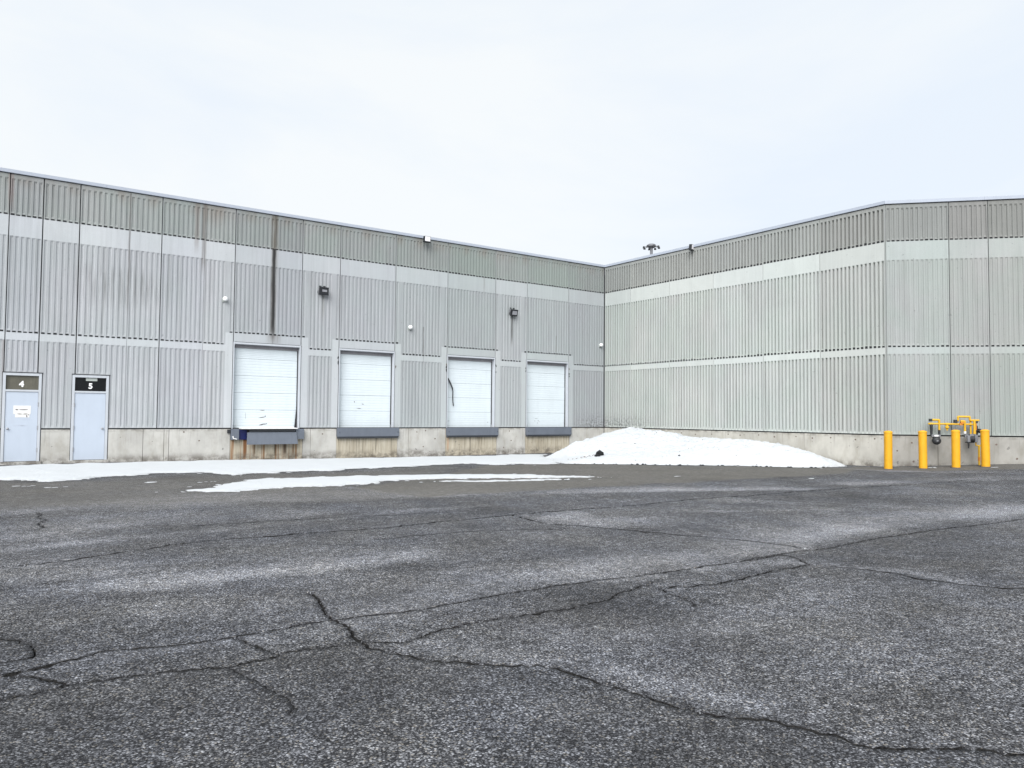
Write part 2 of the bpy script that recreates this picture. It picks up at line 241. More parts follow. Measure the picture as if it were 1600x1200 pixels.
def foundation_mat(name, base, kind):
    a = M(name, 0.9, 0, 0.15); X, Y, Z = a.sep.outputs
    big = a.noise(0.9, 4, 0.6, (2, 2, 2)); mid = a.noise((2.5, 2.5, 1.2), 5, 0.65); st = a.noise((7, 7, 0.5), 4, 0.65); st2 = a.noise((18, 18, 0.7), 3, 0.6, (3, 1, 8)); fine = a.noise(45, 3, 0.7)
    c = a.mix(a.rng(a.rand(), 0, 1), tuple(x * 0.93 for x in base), tuple(x * 1.06 for x in base))
    c = a.mix(a.math('MULTIPLY', a.rng(big, 0.42, 0.60), 0.45), c, tuple(x * 0.66 for x in base))
    c = a.mix(a.math('MULTIPLY', a.rng(mid, 0.48, 0.66), 0.5), c, (base[0] * 0.62, base[1] * 0.6, base[2] * 0.55))
    c = a.mix(a.math('MULTIPLY', a.rng(mid, 0.42, 0.25), 0.5), c, tuple(min(1, x * 1.25) for x in base))
    drip = a.math('MULTIPLY', a.rng(st2, 0.56, 0.70), a.rng(Z, 0.35, 1.05, 0.05, 0.8))
    c = a.mix(a.math('MULTIPLY', drip, 0.55), c, tuple(x * 0.33 for x in base))
    if kind == 'pit':
        top = a.rng(Z, 0.05, 0.75, 0.35, 1)
        c = a.mix(a.math('MULTIPLY', a.rng(st, 0.42, 0.66), a.math('MULTIPLY', top, 0.55)), c, (0.29, 0.245, 0.175))
        c = a.mix(a.math('MULTIPLY', a.rng(st2, 0.48, 0.66), a.math('MULTIPLY', top, 0.65)), c, (0.13, 0.11, 0.08))
        first = a.rng(X, -14.9, -14.8, 1, 0)
        rs = a.noise((9, 9, 0.25), 2, 0.5, (6, 2, 3))
        c = a.mix(a.math('MULTIPLY', a.math('MULTIPLY', first, a.rng(rs, 0.50, 0.60)), 0.75), c, (0.20, 0.09, 0.03))
        for u0, w, cc in ((-17.05, 0.09, (0.14, 0.06, 0.025)), (-16.72, 0.05, (0.10, 0.06, 0.03)), (-15.98, 0.05, (0.05, 0.04, 0.025)), (-15.62, 0.10, (0.05, 0.03, 0.02)), (-15.3, 0.05, (0.15, 0.08, 0.04)), (-8.72, 0.07, (0.36, 0.24, 0.16)), (-7.62, 0.02, (0.03, 0.03, 0.03)), (-12.0, 0.02, (0.06, 0.05, 0.04)), (-12.55, 0.015, (0.08, 0.07, 0.05))):
            mk = stain(a, X, u0, w, 0.75, 0.12, 1.0, 0.02, 0.12)
            c = a.mix(a.math('MULTIPLY', mk, 0.75), c, cc)
    low = a.math('MULTIPLY', a.rng(Z, 0.0, 0.30, 1, 0, True), a.rng(a.noise((2.5, 2.5, 3), 4, 0.7, (8, 1, 4)), 0.40, 0.60))
    c = a.mix(a.math('MULTIPLY', low, 0.75), c, (0.075, 0.062, 0.05))
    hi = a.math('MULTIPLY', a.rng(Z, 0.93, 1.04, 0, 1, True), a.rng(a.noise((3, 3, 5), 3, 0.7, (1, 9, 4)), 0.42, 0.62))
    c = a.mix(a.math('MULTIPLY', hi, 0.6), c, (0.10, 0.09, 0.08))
    hole = a.rng(a.noise(7, 1, 0.4, (3, 3, 9)), 0.735, 0.76)
    c = a.mix(a.math('MULTIPLY', hole, 0.5), c, 0.07)
    a.bump(a.math('ADD', fine, a.math('MULTIPLY', mid, 0.8)), 0.3, 0.01)
    return a.done(c)
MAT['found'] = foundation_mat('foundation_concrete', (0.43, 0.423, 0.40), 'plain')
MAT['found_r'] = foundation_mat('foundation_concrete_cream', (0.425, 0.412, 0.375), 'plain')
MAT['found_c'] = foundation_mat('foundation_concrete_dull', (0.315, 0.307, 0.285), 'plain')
MAT['pit'] = foundation_mat('rust_stained_dock_concrete', (0.45, 0.412, 0.335), 'pit')
MAT['white_paint'] = plain('white_steel_paint', (0.43, 0.455, 0.49), 0.5, dirt=0.16)
MAT['door_paint'] = plain('pale_blue_white_door_paint', (0.405, 0.455, 0.53), 0.5, dirt=0.10, dscale=1.5)
MAT['section'] = plain('white_overhead_door_paint', (0.545, 0.60, 0.632), 0.55, dirt=0.10, dscale=1.2)
MAT['header'] = plain('dirty_header_seal', (0.24, 0.235, 0.25), 0.8, dirt=0.35)
MAT['flash'] = plain('pale_blue_grey_flashing', (0.36, 0.395, 0.46), 0.6, 0.0, 0.4, dirt=0.08)
MAT['rubber'] = plain('black_rubber', (0.02, 0.02, 0.023), 0.7)
MAT['dock'] = plain('slate_grey_dock_steel', (0.110, 0.126, 0.155), 0.6, 0.0, 0.4, dirt=0.25, dscale=2)
MAT['dock_dark'] = plain('dark_dock_steel', (0.058, 0.064, 0.075), 0.65, dirt=0.3)
MAT['dock_edge'] = plain('worn_bright_steel_edge', (0.62, 0.62, 0.62), 0.55, dirt=0.2)
MAT['blue'] = plain('deep_blue_tarp', (0.004, 0.009, 0.075), 0.55, dirt=0.3)
MAT['metal'] = plain('dull_steel', (0.33, 0.34, 0.36), 0.45, 0.6, 0.5)
MAT['glass_black'] = plain('black_transom_glass', (0.006, 0.007, 0.008), 0.15, 0, 0.25, dirt=0.2)
MAT['glass_taupe'] = plain('taupe_backed_transom_glass', (0.115, 0.11, 0.088), 0.35, 0, 0.3, dirt=0.6, dscale=4)
MAT['white'] = plain('white_vinyl', (0.82, 0.83, 0.84), 0.5, dirt=0.03)
MAT['paper'] = plain('white_paper', (0.62, 0.62, 0.61), 0.8, dirt=0.06)
MAT['ink'] = plain('dark_ink', (0.10, 0.08, 0.09), 0.8)
MAT['faint_ink'] = plain('faded_ink', (0.45, 0.48, 0.55), 0.8)
MAT['tan_sticker'] = plain('grey_green_sticker', (0.36, 0.39, 0.37), 0.6)
MAT['yellow'] = plain('safety_yellow_plastic', (0.66, 0.335, 0.012), 0.55, 0, 0.4, dirt=0.30, dscale=5)
MAT['pipe_y'] = plain('yellow_pipe_paint', (0.58, 0.34, 0.016), 0.5, 0, 0.4, dirt=0.25, dscale=9)
MAT['orange'] = plain('orange_valve_paint', (0.55, 0.20, 0.02), 0.5, dirt=0.3)
MAT['black_iron'] = plain('black_iron', (0.02, 0.022, 0.025), 0.55)
MAT['meter_grey'] = plain('grey_meter_casting', (0.17, 0.175, 0.19), 0.55, dirt=0.3, dscale=8)
MAT['fixture'] = plain('black_fixture_casting', (0.016, 0.018, 0.022), 0.5)
MAT['lens'] = plain('pale_fixture_lens', (0.26, 0.265, 0.29), 0.3, dirt=0.1)
MAT['lens_white'] = plain('white_fixture_lens', (0.75, 0.74, 0.76), 0.4, dirt=0.08)
MAT['galv'] = plain('galvanised_mast_steel', (0.16, 0.165, 0.18), 0.5)
MAT['roof'] = plain('grey_roof_membrane', (0.4, 0.4, 0.4), 0.9)
MAT['inside'] = plain('dark_interior', (0.02, 0.02, 0.02), 0.9)
MAT['rust'] = plain('rusty_scrape', (0.13, 0.10, 0.085), 0.9)

def snow_mat():
    a = M('old_snow', 0.7, 0, 0.3)
    n = a.noise(2.2, 5, 0.65); n2 = a.noise(14, 4, 0.7, (3, 3, 3)); n3 = a.noise(60, 2)
    c = a.mix(a.math('MULTIPLY', a.rng(n, 0.45, 0.75), 0.25), (0.54, 0.562, 0.58), (0.43, 0.45, 0.47))
    c = a.mix(a.math('MULTIPLY', a.rng(n2, 0.66, 0.78), 0.35), c, (0.36, 0.35, 0.34))
    at = a.n.new('ShaderNodeAttribute'); at.attribute_name = 'rim'
    c = a.mix(a.math('MULTIPLY', at.outputs['Fac'], a.rng(n2, 0.40, 0.62, 0.0, 0.6)), c, (0.20, 0.19, 0.18))
    a.bump(a.math('ADD', n2, a.math('MULTIPLY', n3, 0.3)), 0.8, 0.05)
    return a.done(c)
MAT['snow'] = snow_mat()

def asphalt_mat():
    a = M('weathered_asphalt', 0.9, 0, 0.22)
    at = a.n.new('ShaderNodeAttribute'); at.attribute_name = 'wear'
    sp = a.n.new('ShaderNodeSeparateColor'); a.l.new(at.outputs['Color'], sp.inputs[0]); salt, tan, dark = sp.outputs
    def cells(sc_):
        k = a.n.new('ShaderNodeSeparateColor'); a.l.new(a.voro(sc_), k.inputs[0]); return k.outputs
    v1 = cells(70); v2 = cells(128); v3 = cells(24); d1 = a.voro(70, 'Distance')
    big = a.noise(0.30, 4, 0.6); mid = a.noise((1.1, 1.1, 1.1), 5, 0.65, (4, 1, 0)); fine = a.noise(26, 4, 0.7); grit = a.noise(190, 2, 0.6); clump = a.noise(7, 5, 0.8, (2, 5, 1)); soft = a.noise(0.9, 2, 0.5, (7, 7, 2))
    # every stone its own value: many dark, some mid, few pale
    p2 = a.math('POWER', v2[0], 2.6); p1 = a.math('POWER', v1[1], 3.2)
    c = a.mix(p2, (0.0105, 0.0108, 0.0125), (0.182, 0.186, 0.198))
    core = a.rng(d1, 0.34, 0.60, 1, 0.0)
    c = a.mix(a.math('MULTIPLY', a.math('MULTIPLY', p1, core), a.rng(grit, 0.3, 0.65, 0.5, 1.0)), c, (0.38, 0.388, 0.405))
    c = a.mix(a.math('MULTIPLY', a.math('MULTIPLY', a.rng(v1[0], 0.86, 0.92), core), 0.6), c, (0.25, 0.225, 0.185))
    c = a.mix(a.math('MULTIPLY', a.rng(v1[2], 0.62, 0.85), 0.75), c, (0.006, 0.006, 0.008))
    # tone of the surface: clumps, patches, pale salt-dried streaks, all as factors on the stones
    tone = a.math('MULTIPLY', a.rng(v3[0], 0, 1, 0.72, 1.28), a.rng(clump, 0.28, 0.72, 0.52, 1.55))
    tone = a.math('MULTIPLY', tone, a.rng(big, 0.36, 0.64, 1.2, 0.78)); tone = a.math('MULTIPLY', tone, a.rng(mid, 0.34, 0.66, 0.84, 1.40))
    tone = a.math('MULTIPLY', tone, a.math('ADD', 1.0, a.math('MULTIPLY', salt, a.rng(fine, 0.25, 0.7, 0.9, 2.1))))
    tint = a.mix(a.rng(soft, 0.35, 0.65), (1.01, 1.0, 0.985), (0.965, 0.985, 1.04))
    c = a.mix(1.0, c, tint, 'MULTIPLY')
    k = a.n.new('ShaderNodeVectorMath'); k.operation = 'SCALE'; a.l.new(c, k.inputs[0]); a.l.new(tone, k.inputs['Scale']); c = k.outputs[0]
    c = a.mix(a.math('MULTIPLY', salt, a.rng(clump, 0.3, 0.7, 0.10, 0.42)), c, (0.26, 0.262, 0.275))
    tn = a.math('MULTIPLY', tan, a.rng(mid, 0.3, 0.6, 0.62, 0.86))
    c = a.mix(tn, c, a.mix(a.rng(clump, 0.3, 0.72), (0.080, 0.075, 0.066), (0.160, 0.152, 0.137)))
    c = a.mix(a.math('MULTIPLY', dark, a.rng(clump, 0.35, 0.6, 0.45, 1.0)), c, (0.012, 0.012, 0.013))
    h = a.math('ADD', a.math('MULTIPLY', a.math('SUBTRACT', 1.0, d1), 0.8), a.math('MULTIPLY', grit, 0.5))
    a.bump(h, 0.8, 0.012)
    return a.done(c)
MAT['asphalt'] = asphalt_mat()
def crack_mat():
    a = M('crack_fill_dirt', 0.95, 0, 0.1)
    return a.done(a.mix(a.rng(a.noise(35, 3, 0.7), 0.35, 0.7), (0.004, 0.004, 0.0045), (0.026, 0.025, 0.024)))
MAT['crack'] = crack_mat()

# ---------------------------------------------------------------- mesh helper
class MB:
    def __init__(s): s.v = []; s.f = []; s.mi = []; s.mats = []
    def m(s, key):
        mt = MAT[key]
        if mt not in s.mats: s.mats.append(mt)
        return s.mats.index(mt)
    def face(s, pts, key):
        i = len(s.v); s.v += [tuple(p) for p in pts]; s.f.append(tuple(range(i, i + len(pts)))); s.mi.append(s.m(key))
    def box(s, lo, hi, key, fn=None, skip=()):
        x0, y0, z0 = lo; x1, y1, z1 = hi; fn = fn or (lambda x, y, z: (x, y, z))
        c = [fn(x, y, z) for x, y, z in ((x0, y0, z0), (x1, y0, z0), (x1, y1, z0), (x0, y1, z0), (x0, y0, z1), (x1, y0, z1), (x1, y1, z1), (x0, y1, z1))]
        i = len(s.v); s.v += c; k = s.m(key)
        for f in ((0, 3, 2, 1), (4, 5, 6, 7), (0, 1, 5, 4), (1, 2, 6, 5), (2, 3, 7, 6), (3, 0, 4, 7)):
            s.f.append(tuple(i + j for j in f)); s.mi.append(k)
    def tube(s, pts, r, key, seg=10, caps=True):
        pts = [Vector(p) for p in pts]; rings = []; k = s.m(key)
        rs = r if isinstance(r, (list, tuple)) else [r] * len(pts)
        up = Vector((0, 0, 1))
        for j, p in enumerate(pts):
            t = (pts[min(j + 1, len(pts) - 1)] - pts[max(j - 1, 0)]).normalized()
            a = t.cross(Vector((0, 1, 0)) if abs(t.y) < 0.9 else Vector((1, 0, 0))).normalized(); b = t.cross(a).normalized()
            sc_ = 1.0
            if 0 < j < len(pts) - 1:
                ca = (pts[j + 1] - p).normalized().dot((p - pts[j - 1]).normalized()); sc_ = 1.0 / max(0.6, math.cos(math.acos(max(-1, min(1, ca))) / 2))
            i = len(s.v)
            for q in range(seg):
                an = 2 * math.pi * q / seg; s.v.append(tuple(p + (a * math.cos(an) + b * math.sin(an)) * rs[j] * (1.0 if sc_ == 1 else min(sc_, 1.15))))
            rings.append(i)
        for j in range(len(rings) - 1):
            for q in range(seg):
                s.f.append((rings[j] + q, rings[j] + (q + 1) % seg, rings[j + 1] + (q + 1) % seg, rings[j + 1] + q)); s.mi.append(k)
        if caps:
            s.f.append(tuple(rings[0] + q for q in range(seg))[::-1]); s.mi.append(k)
            s.f.append(tuple(rings[-1] + q for q in range(seg))); s.mi.append(k)
    def lathe(s, prof, key, c=(0, 0, 0), seg=24, axis='z'):
        k = s.m(key); n = len(prof); i = len(s.v)
        for q in range(seg):
            an = 2 * math.pi * q / seg
            for r, h in prof:
                x, y = r * math.cos(an), r * math.sin(an)
                s.v.append((c[0] + x, c[1] + y, c[2] + h) if axis == 'z' else (c[0] + x, c[1] - h, c[2] + y))
        for q in range(seg):
            for j in range(n - 1):
                a = i + q * n + j; b = i + ((q + 1) % seg) * n + j
                s.f.append((a, b, b + 1, a + 1)); s.mi.append(k)
    def build(s, name, parent=None, loc=None, smooth=False, bevel=0.0, weld=False):
        me = bpy.data.meshes.new(name); me.from_pydata(s.v, [], s.f)
        for mt in s.mats: me.materials.append(mt)
        me.polygons.foreach_set('material_index', s.mi)
        if bevel or weld or smooth:
            b = bmesh.new(); b.from_mesh(me); bmesh.ops.remove_doubles(b, verts=b.verts, dist=1e-4)
            if bevel:
                es = [e for e in b.edges if len(e.link_faces) == 2 and e.calc_face_angle(0) > 0.6]
                bmesh.ops.bevel(b, geom=es, offset=bevel, segments=2, affect='EDGES', profile=0.6)
            bmesh.ops.recalc_face_normals(b, faces=b.faces); b.to_mesh(me); b.free()
        if smooth:
            me.polygons.foreach_set('use_smooth', [True] * len(me.polygons)); me.set_sharp_from_angle(angle=math.radians(40))
        me.update()
        return link(name, me, parent, loc)

def smooth01(a, b, x):
    t = np.clip((x - a) / (b - a), 0, 1); return t * t * (3 - 2 * t)
def ground_z(x, y):
    return -0.09 * smooth01(-22, -9, x) * smooth01(-9, -2, y) + 0.2 * smooth01(12.5, 20.5, x - y) * smooth01(-25, -19.5, y) - 0.01

def seg_dist(P, line):
    """distance of points P (n,2) to a polyline, with the arc fraction"""
    L = np.array(line, float); best = np.full(len(P), 1e9)
    for a, b in zip(L[:-1], L[1:]):
        d = b - a; t = np.clip(((P - a) @ d) / max(d @ d, 1e-9), 0, 1)
        best = np.minimum(best, np.hypot(*(P - a - t[:, None] * d).T))
    return best
def streak(P, line, w):
    """falloff round a worn streak: quick on one side of the line (a seam), slow on the other"""
    L = np.array(line, float); best = np.full(len(P), 1e9); side = np.zeros(len(P))
    for a, b in zip(L[:-1], L[1:]):
        d = b - a; t = np.clip(((P - a) @ d) / max(d @ d, 1e-9), 0, 1); r = P - a - t[:, None] * d; q = np.hypot(r[:, 0], r[:, 1])
        m = q < best; best = np.where(m, q, best); side = np.where(m, d[0] * r[:, 1] - d[1] * r[:, 0], side)
    return np.exp(-(best / np.where(side < 0, w * 0.42, w * 1.35)) ** 2)
def inside(P, poly):
    Q = np.array(poly, float); c = np.zeros(len(P), bool)
    for (x1, y1), (x2, y2) in zip(Q, np.roll(Q, -1, 0)):
        if y1 == y2: continue
        m = ((y1 > P[:, 1]) != (y2 > P[:, 1])) & (P[:, 0] < (x2 - x1) * (P[:, 1] - y1) / (y2 - y1) + x1); c ^= m
    return c
def resample(line, step, jit, seed, closed=False, amp_scale=1.0):
    pts = [Vector((*p, 0)) for p in line]
    if closed: pts.append(pts[0])
    out = []
    for a, b in zip(pts[:-1], pts[1:]):
        n = max(1, int((b - a).length / step)); nrm = Vector((-(b - a).y, (b - a).x, 0)).normalized()
        for i in range(n):
            p = a.lerp(b, i / n)
            j = jit * (mnoise.noise(Vector((p.x * 2.6, p.y * 2.6, seed))) + 0.6 * mnoise.noise(Vector((p.x * 9, p.y * 9, seed + 5))) + 0.6 * mnoise.noise(Vector((p.x * 25, p.y * 25, seed + 9))))
            q = p + nrm * j; out.append((q.x, q.y))
    if not closed: out.append((pts[-1].x, pts[-1].y))
    return out

# ================================================================= GROUND
def build_ground():
    verts = []; edges = []; seeds = list(CRACKS.items()); dense = {}
    for k, (name, line) in enumerate(seeds):
        hw = {'D': 0.0115, 'B': 0.0088, 'C': 0.0082, 'A': 0.016, 'E': 0.0065, 'F': 0.0028, 'G': 0.0058, 'H': 0.013, 'K': 0.009, 'I': 0.007, 'M': 0.006, 'N': 0.004, 'O': 0.004, 'P': 0.005, 'Q': 0.006, 'R': 0.005}[name]
        cx, cy = -25.0, -27.6
        step = 0.03 if name in 'DBCEFGKNO' else 0.08
        ctr = resample(line, step, 0.045 if name in 'BCDEFGK' else 0.08, k * 3.1)
        dense[name] = (ctr, hw); n = len(ctr); i0 = len(verts); L = []; R = []; O = []
        for i, p in enumerate(ctr):
            a = Vector(ctr[max(0, i - 1)]); b = Vector(ctr[min(n - 1, i + 1)]); t = (b - a)
            t = t.normalized() if t.length > 1e-6 else Vector((1, 0)); nn = Vector((-t.y, t.x))
            taper = min(1.0, (i + 0.6) / 5, (n - i - 0.4) / 5)
            w1 = hw * taper * max(0.2, 0.9 + 0.75 * mnoise.noise(Vector((p[0] * 4, p[1] * 4, k + 20))) + 0.8 * mnoise.noise(Vector((p[0] * 19, p[1] * 19, k + 20 + 3)))) + 0.0015
            w2 = hw * taper * max(0.2, 0.9 + 0.75 * mnoise.noise(Vector((p[0] * 4, p[1] * 4, k + 40))) + 0.8 * mnoise.noise(Vector((p[0] * 19, p[1] * 19, k + 40 + 3)))) + 0.0015
            L.append((p[0] + nn.x * w1, p[1] + nn.y * w1)); R.append((p[0] - nn.x * w2, p[1] - nn.y * w2))
            O += [(p[0] + nn.x * (w1 + 0.05), p[1] + nn.y * (w1 + 0.05)), (p[0] - nn.x * (w2 + 0.05), p[1] - nn.y * (w2 + 0.05))]
        for ring in (L, ctr, R):
            j = len(verts); verts += ring; edges += [(j + q, j + q + 1) for q in range(n - 1)]
        verts += O
    rg = np.random.RandomState(3)
    for x in np.arange(-31, 4.1, 0.165):
        for y in np.arange(-26.5, -0.4, 0.165):
            # only where the yard is in view of someone standing in it
            verts.append((x + rg.uniform(-.05, .05), y + rg.uniform(-.05, .05)))
    for x in np.arange(-70, 40, 5.0):
        for y in list(np.arange(-70, -27, 5.0)) + [3, 12, 25]: verts.append((x, y))
    for x in (-900, -300, 0, 300, 900):
        for y in (-900, -300, 300, 900): verts.append((x, y))
    res = delaunay_2d_cdt([Vector(v) for v in verts], edges, [], 0, 1e-5)
    V = np.array([tuple(v) for v in res[0]]); F = [tuple(f) for f in res[2]]
    dist = np.full(len(V), 1e9); near = np.zeros(len(V)); T = np.array([V[list(f)].mean(0) for f in F]); tin = np.zeros(len(F), bool)
    for name, (ctr, hw) in dense.items():
        c = np.array(ctr); lo, hi = c.min(0) - 0.5, c.max(0) + 0.5
        m = np.all((V > lo) & (V < hi), 1); d = seg_dist(V[m], ctr) / (hw * 0.8); dist[m] = np.minimum(dist[m], d)
        near[m] = np.maximum(near[m], np.clip(1 - (d * hw * 0.8) / 0.045, 0, 1))
        m = np.all((T > lo) & (T < hi), 1); tin[m] |= seg_dist(T[m], ctr) < hw * 0.9
    Z = ground_z(V[:, 0], V[:, 1]) - 0.045 * np.clip(1 - dist, 0, 1)
    und = np.array([mnoise.noise(Vector((x * .45, y * .45, 1))) for x, y in V]) * 0.012
    far = np.hypot(V[:, 0] + 15, V[:, 1] + 14) > 28
    Z = Z + np.where(far, 0, und) * np.where(V[:, 1] > -1.0, 0, 1)
    wob = np.array([[mnoise.noise(Vector((x * 1.1, y * 1.1, 7))), mnoise.noise(Vector((x * 1.1, y * 1.1, 13)))] for x, y in V]) * 0.28
    W = V + wob; W2 = V + wob * 0.35
    salt = np.zeros(len(V)); tan = np.zeros(len(V)); dark = np.zeros(len(V))
    for line, w, s in SALT:
        salt = np.maximum(salt, s * streak(W2, line, w))
    blot = np.array([mnoise.noise(Vector((x * .35, y * .35, 3))) for x, y in V]); salt = salt * np.clip(0.85 + blot * 0.8, 0, 1.1) + np.clip(blot - 0.25, 0, 1) * 0.35
    def edge(poly, w):
        i = inside(W, poly); d = seg_dist(W, list(poly) + [poly[0]]); return np.clip(0.5 + np.where(i, d, -d) / w, 0, 1)
    for poly in TAN: tan = np.maximum(tan, edge(poly, 0.25) * 1.0)
    for poly in BROWN: tan = np.maximum(tan, edge(poly, 1.4) * 0.7)
    salt = np.maximum(salt, edge(PATCHJ, 0.2) * 0.42)
    dark = np.maximum(near * 0.75, edge(WORN, 0.18) * 0.26)
    bl2 = np.array([mnoise.noise(Vector((x * .6 + 3, y * .6, 9))) for x, y in V]); dark = np.maximum(dark, np.clip(bl2 - 0.3, 0, 1) * 0.7 * (1 - salt))
    # meltwater below the snow, and dirt along the walls
    d = seg_dist(W, STRIP + FOOT[3:11]); dark = np.maximum(dark, np.clip(1 - d / 0.5, 0, 1) * 0.45)
    me = bpy.data.meshes.new('ground'); me.from_pydata([(x, y, z) for (x, y), z in zip(V, Z)], [], F)
    at = me.color_attributes.new('wear', 'FLOAT_COLOR', 'POINT')
    at.data.foreach_set('color', np.stack([np.clip(salt, 0, 1), np.clip(tan, 0, 1), np.clip(dark, 0, 1), np.ones(len(V))], 1).astype(np.float32).ravel())
    me.materials.append(MAT['asphalt']); me.materials.append(MAT['crack'])
    me.polygons.foreach_set('material_index', tin.astype(np.int32))
    b = bmesh.new(); b.from_mesh(me)
    for f in b.faces:
        if f.normal.z < 0: f.normal_flip()
    b.to_mesh(me); b.free()
    me.polygons.foreach_set('use_smooth', [True] * len(me.polygons))
    tag(link('ground', me), kind='structure')
FOOT = [(-6.6, -3.6), (-6.9, -4.6), (-7.9, -6.0), (-8.55, -7.39), (-7.2, -8.47), (-5.87, -9.56), (-4.81, -10.3), (-4.08, -11.04), (-3.51, -11.88), (-2.75, -12.79), (-1.9, -12.98), (-0.7, -12.95), (-0.02, -12.5), (-0.02, -0.02), (-2.2, -0.02), (-4.2, -1.6), (-5.6, -3.0)]
build_ground()

# ================================================================= WAREHOUSE
LEN_R = 14.0; ANG = math.radians(46.245)
CD = (math.cos(ANG), -math.sin(ANG)); CN = (-math.sin(ANG), -math.cos(ANG))      # along / outward of the splayed wall
def wl_left(u, d, z): return (u, d, z)
def wl_right(u, d, z): return (d, -u, z)
def wl_cham(u, d, z): return (CD[0] * u - CN[0] * d, -LEN_R + CD[1] * u - CN[1] * d, z)
TOP = 8.835; LEDGE = 1.09
house = thing('warehouse', 'low grey warehouse of ribbed precast concrete panels wrapping round the asphalt yard', 'warehouse', (-12, 0.5, 0))
house.location = (0, 0, 0)

def rib_field(mb, fn, ua, ub, za, zb, u_grid0, pitch, face_key, rg):
    mouth, floor, dep = {'rib_r': (0.078, 0.068, 0.080), 'fascia_r': (0.082, 0.07, 0.082), 'rib_c': (0.078, 0.05, 0.020), 'fascia_c': (0.082, 0.055, 0.030), 'rib': (0.084, 0.054, 0.021), 'fascia': (0.088, 0.06, 0.028)}[face_key]; lh, th = 0.11, 0.05
    k0 = math.ceil((ua + mouth / 2 + 0.012 - u_grid0 - pitch / 2) / pitch); cur = ua
    k = k0
    while True:
        c = u_grid0 + (k + 0.5) * pitch
        if c + mouth / 2 + 0.008 > ub: break
        c += rg.uniform(-0.003, 0.003); a, b = c - mouth / 2, c + mouth / 2; p, q = c - floor / 2 + rg.uniform(-.003, .003), c + floor / 2
        D = dep * rg.uniform(0.85, 1.1)
        mb.face([fn(cur, 0, za), fn(a, 0, za), fn(a, 0, zb), fn(cur, 0, zb)], face_key)
        L = lh * rg.uniform(0.8, 1.2); T = th * rg.uniform(0.7, 1.3)
        mb.face([fn(a, 0, za), fn(p, D, za + L), fn(p, D, zb - T), fn(a, 0, zb)], face_key)
        mb.face([fn(p, D, za + L), fn(q, D, za + L), fn(q, D, zb - T), fn(p, D, zb - T)], face_key)
        mb.face([fn(q, D, za + L), fn(b, 0, za), fn(b, 0, zb), fn(q, D, zb - T)], face_key)
        ledge = 'dull_black' if za > 3 else face_key
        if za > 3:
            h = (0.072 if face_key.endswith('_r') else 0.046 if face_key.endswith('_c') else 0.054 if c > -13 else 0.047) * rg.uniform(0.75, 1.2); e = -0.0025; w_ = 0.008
            mb.face([fn(a - w_, e, za - .004), fn(b + w_, e, za - .004), fn(b + w_ * .4, e, za + h), fn(a - w_ * .4, e, za + h)], ledge)  # near-black plate, slightly proud of the wall, across the foot of each upper groove
            mb.face([fn(a + .002, 0.004, za + h), fn(b - .002, 0.004, za + h), fn(q, D, za + L), fn(p, D, za + L)], face_key)
        else: mb.face([fn(a, 0, za), fn(b, 0, za), fn(q, D, za + L), fn(p, D, za + L)], ledge)
        mb.face([fn(p, D, zb - T), fn(q, D, zb - T), fn(b, 0, zb), fn(a, 0, zb)], face_key)
        cur = b; k += 1
    mb.face([fn(cur, 0, za), fn(ub, 0, za), fn(ub, 0, zb), fn(cur, 0, zb)], face_key)

def wall_panel(fn, u0, u1, g0, g1, cols, keys, rg, core, tint=(1, 1, 1)):
    """one precast panel between joints u0..u1; cols = [(ua, ub, kind, ztop_of_opening)]"""
    rib, band, fas = keys; mb = MB(); a0, a1 = u0 + g0, u1 - g1
    n = max(2, round((a1 - a0) / 0.1525)); pitch = (a1 - a0) / n
    dz = rg.uniform(-0.006, 0.006)
    rects = []
    for ua, ub, kind, zo in cols:
        ua = max(ua, a0); ub = min(ub, a1)
        if kind == 'full': st = [(LEDGE, 3.78, 'rib'), (3.78, 4.01, 'band')]
        elif kind == 'surround': st = [(LEDGE, 4.44, 'band')]
        elif kind == 'dock': st = [(zo, 4.44, 'band')]
        elif kind == 'entry': st = [(zo, 3.78, 'rib'), (3.78, 4.01, 'band')]
        z0 = st[-1][1]
        st += [(z0, 6.95, 'rib'), (6.95, 7.58, 'band'), (7.58, 8.715, 'fas'), (8.715, TOP, 'top')]
        for za, zb, kd in st:
            za += dz if za > 1.2 and za != zo else 0; zb += dz if zb < 8.8 else 0
            for r in rects:
                if r[2:] == [za, zb, kd] and abs(r[1] - ua) < 1e-6: r[1] = ub; break
            else: rects.append([ua, ub, za, zb, kd])
        zb_ = st[0][0]
        mb.face([fn(ua, 0, zb_), fn(ua, 0.10, zb_), fn(ub, 0.10, zb_), fn(ub, 0, zb_)], band)
        core.face([fn(ua - 0.02, 0.105, zb_ - (0.02 if kind in ('dock', 'entry') else 0)), fn(ub + 0.02, 0.105, zb_ - (0.02 if kind in ('dock', 'entry') else 0)), fn(ub + 0.02, 0.105, TOP), fn(ua - 0.02, 0.105, TOP)], 'sealant')
    for ua, ub, za, zb, kd in rects:
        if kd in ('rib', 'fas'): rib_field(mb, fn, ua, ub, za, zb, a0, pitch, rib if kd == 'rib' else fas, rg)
        else: mb.face([fn(ua, 0, za), fn(ub, 0, za), fn(ub, 0, zb), fn(ua, 0, zb)], band if kd == 'band' else fas)
    for u, zz in ((a0, cols[0]), (a1, cols[-1])):
        zb_ = zz[3] if zz[2] in ('dock', 'entry') else LEDGE
        mb.face([fn(u, 0, zb_), fn(u, 0.10, zb_), fn(u, 0.10, TOP), fn(u, 0, TOP)], band)
    mb.face([fn(a0, 0, TOP), fn(a1, 0, TOP), fn(a1, 0.10, TOP), fn(a0, 0.10, TOP)], band)
    o = mb.build('wall_panel', house); o.color = (*tint, 1); return o

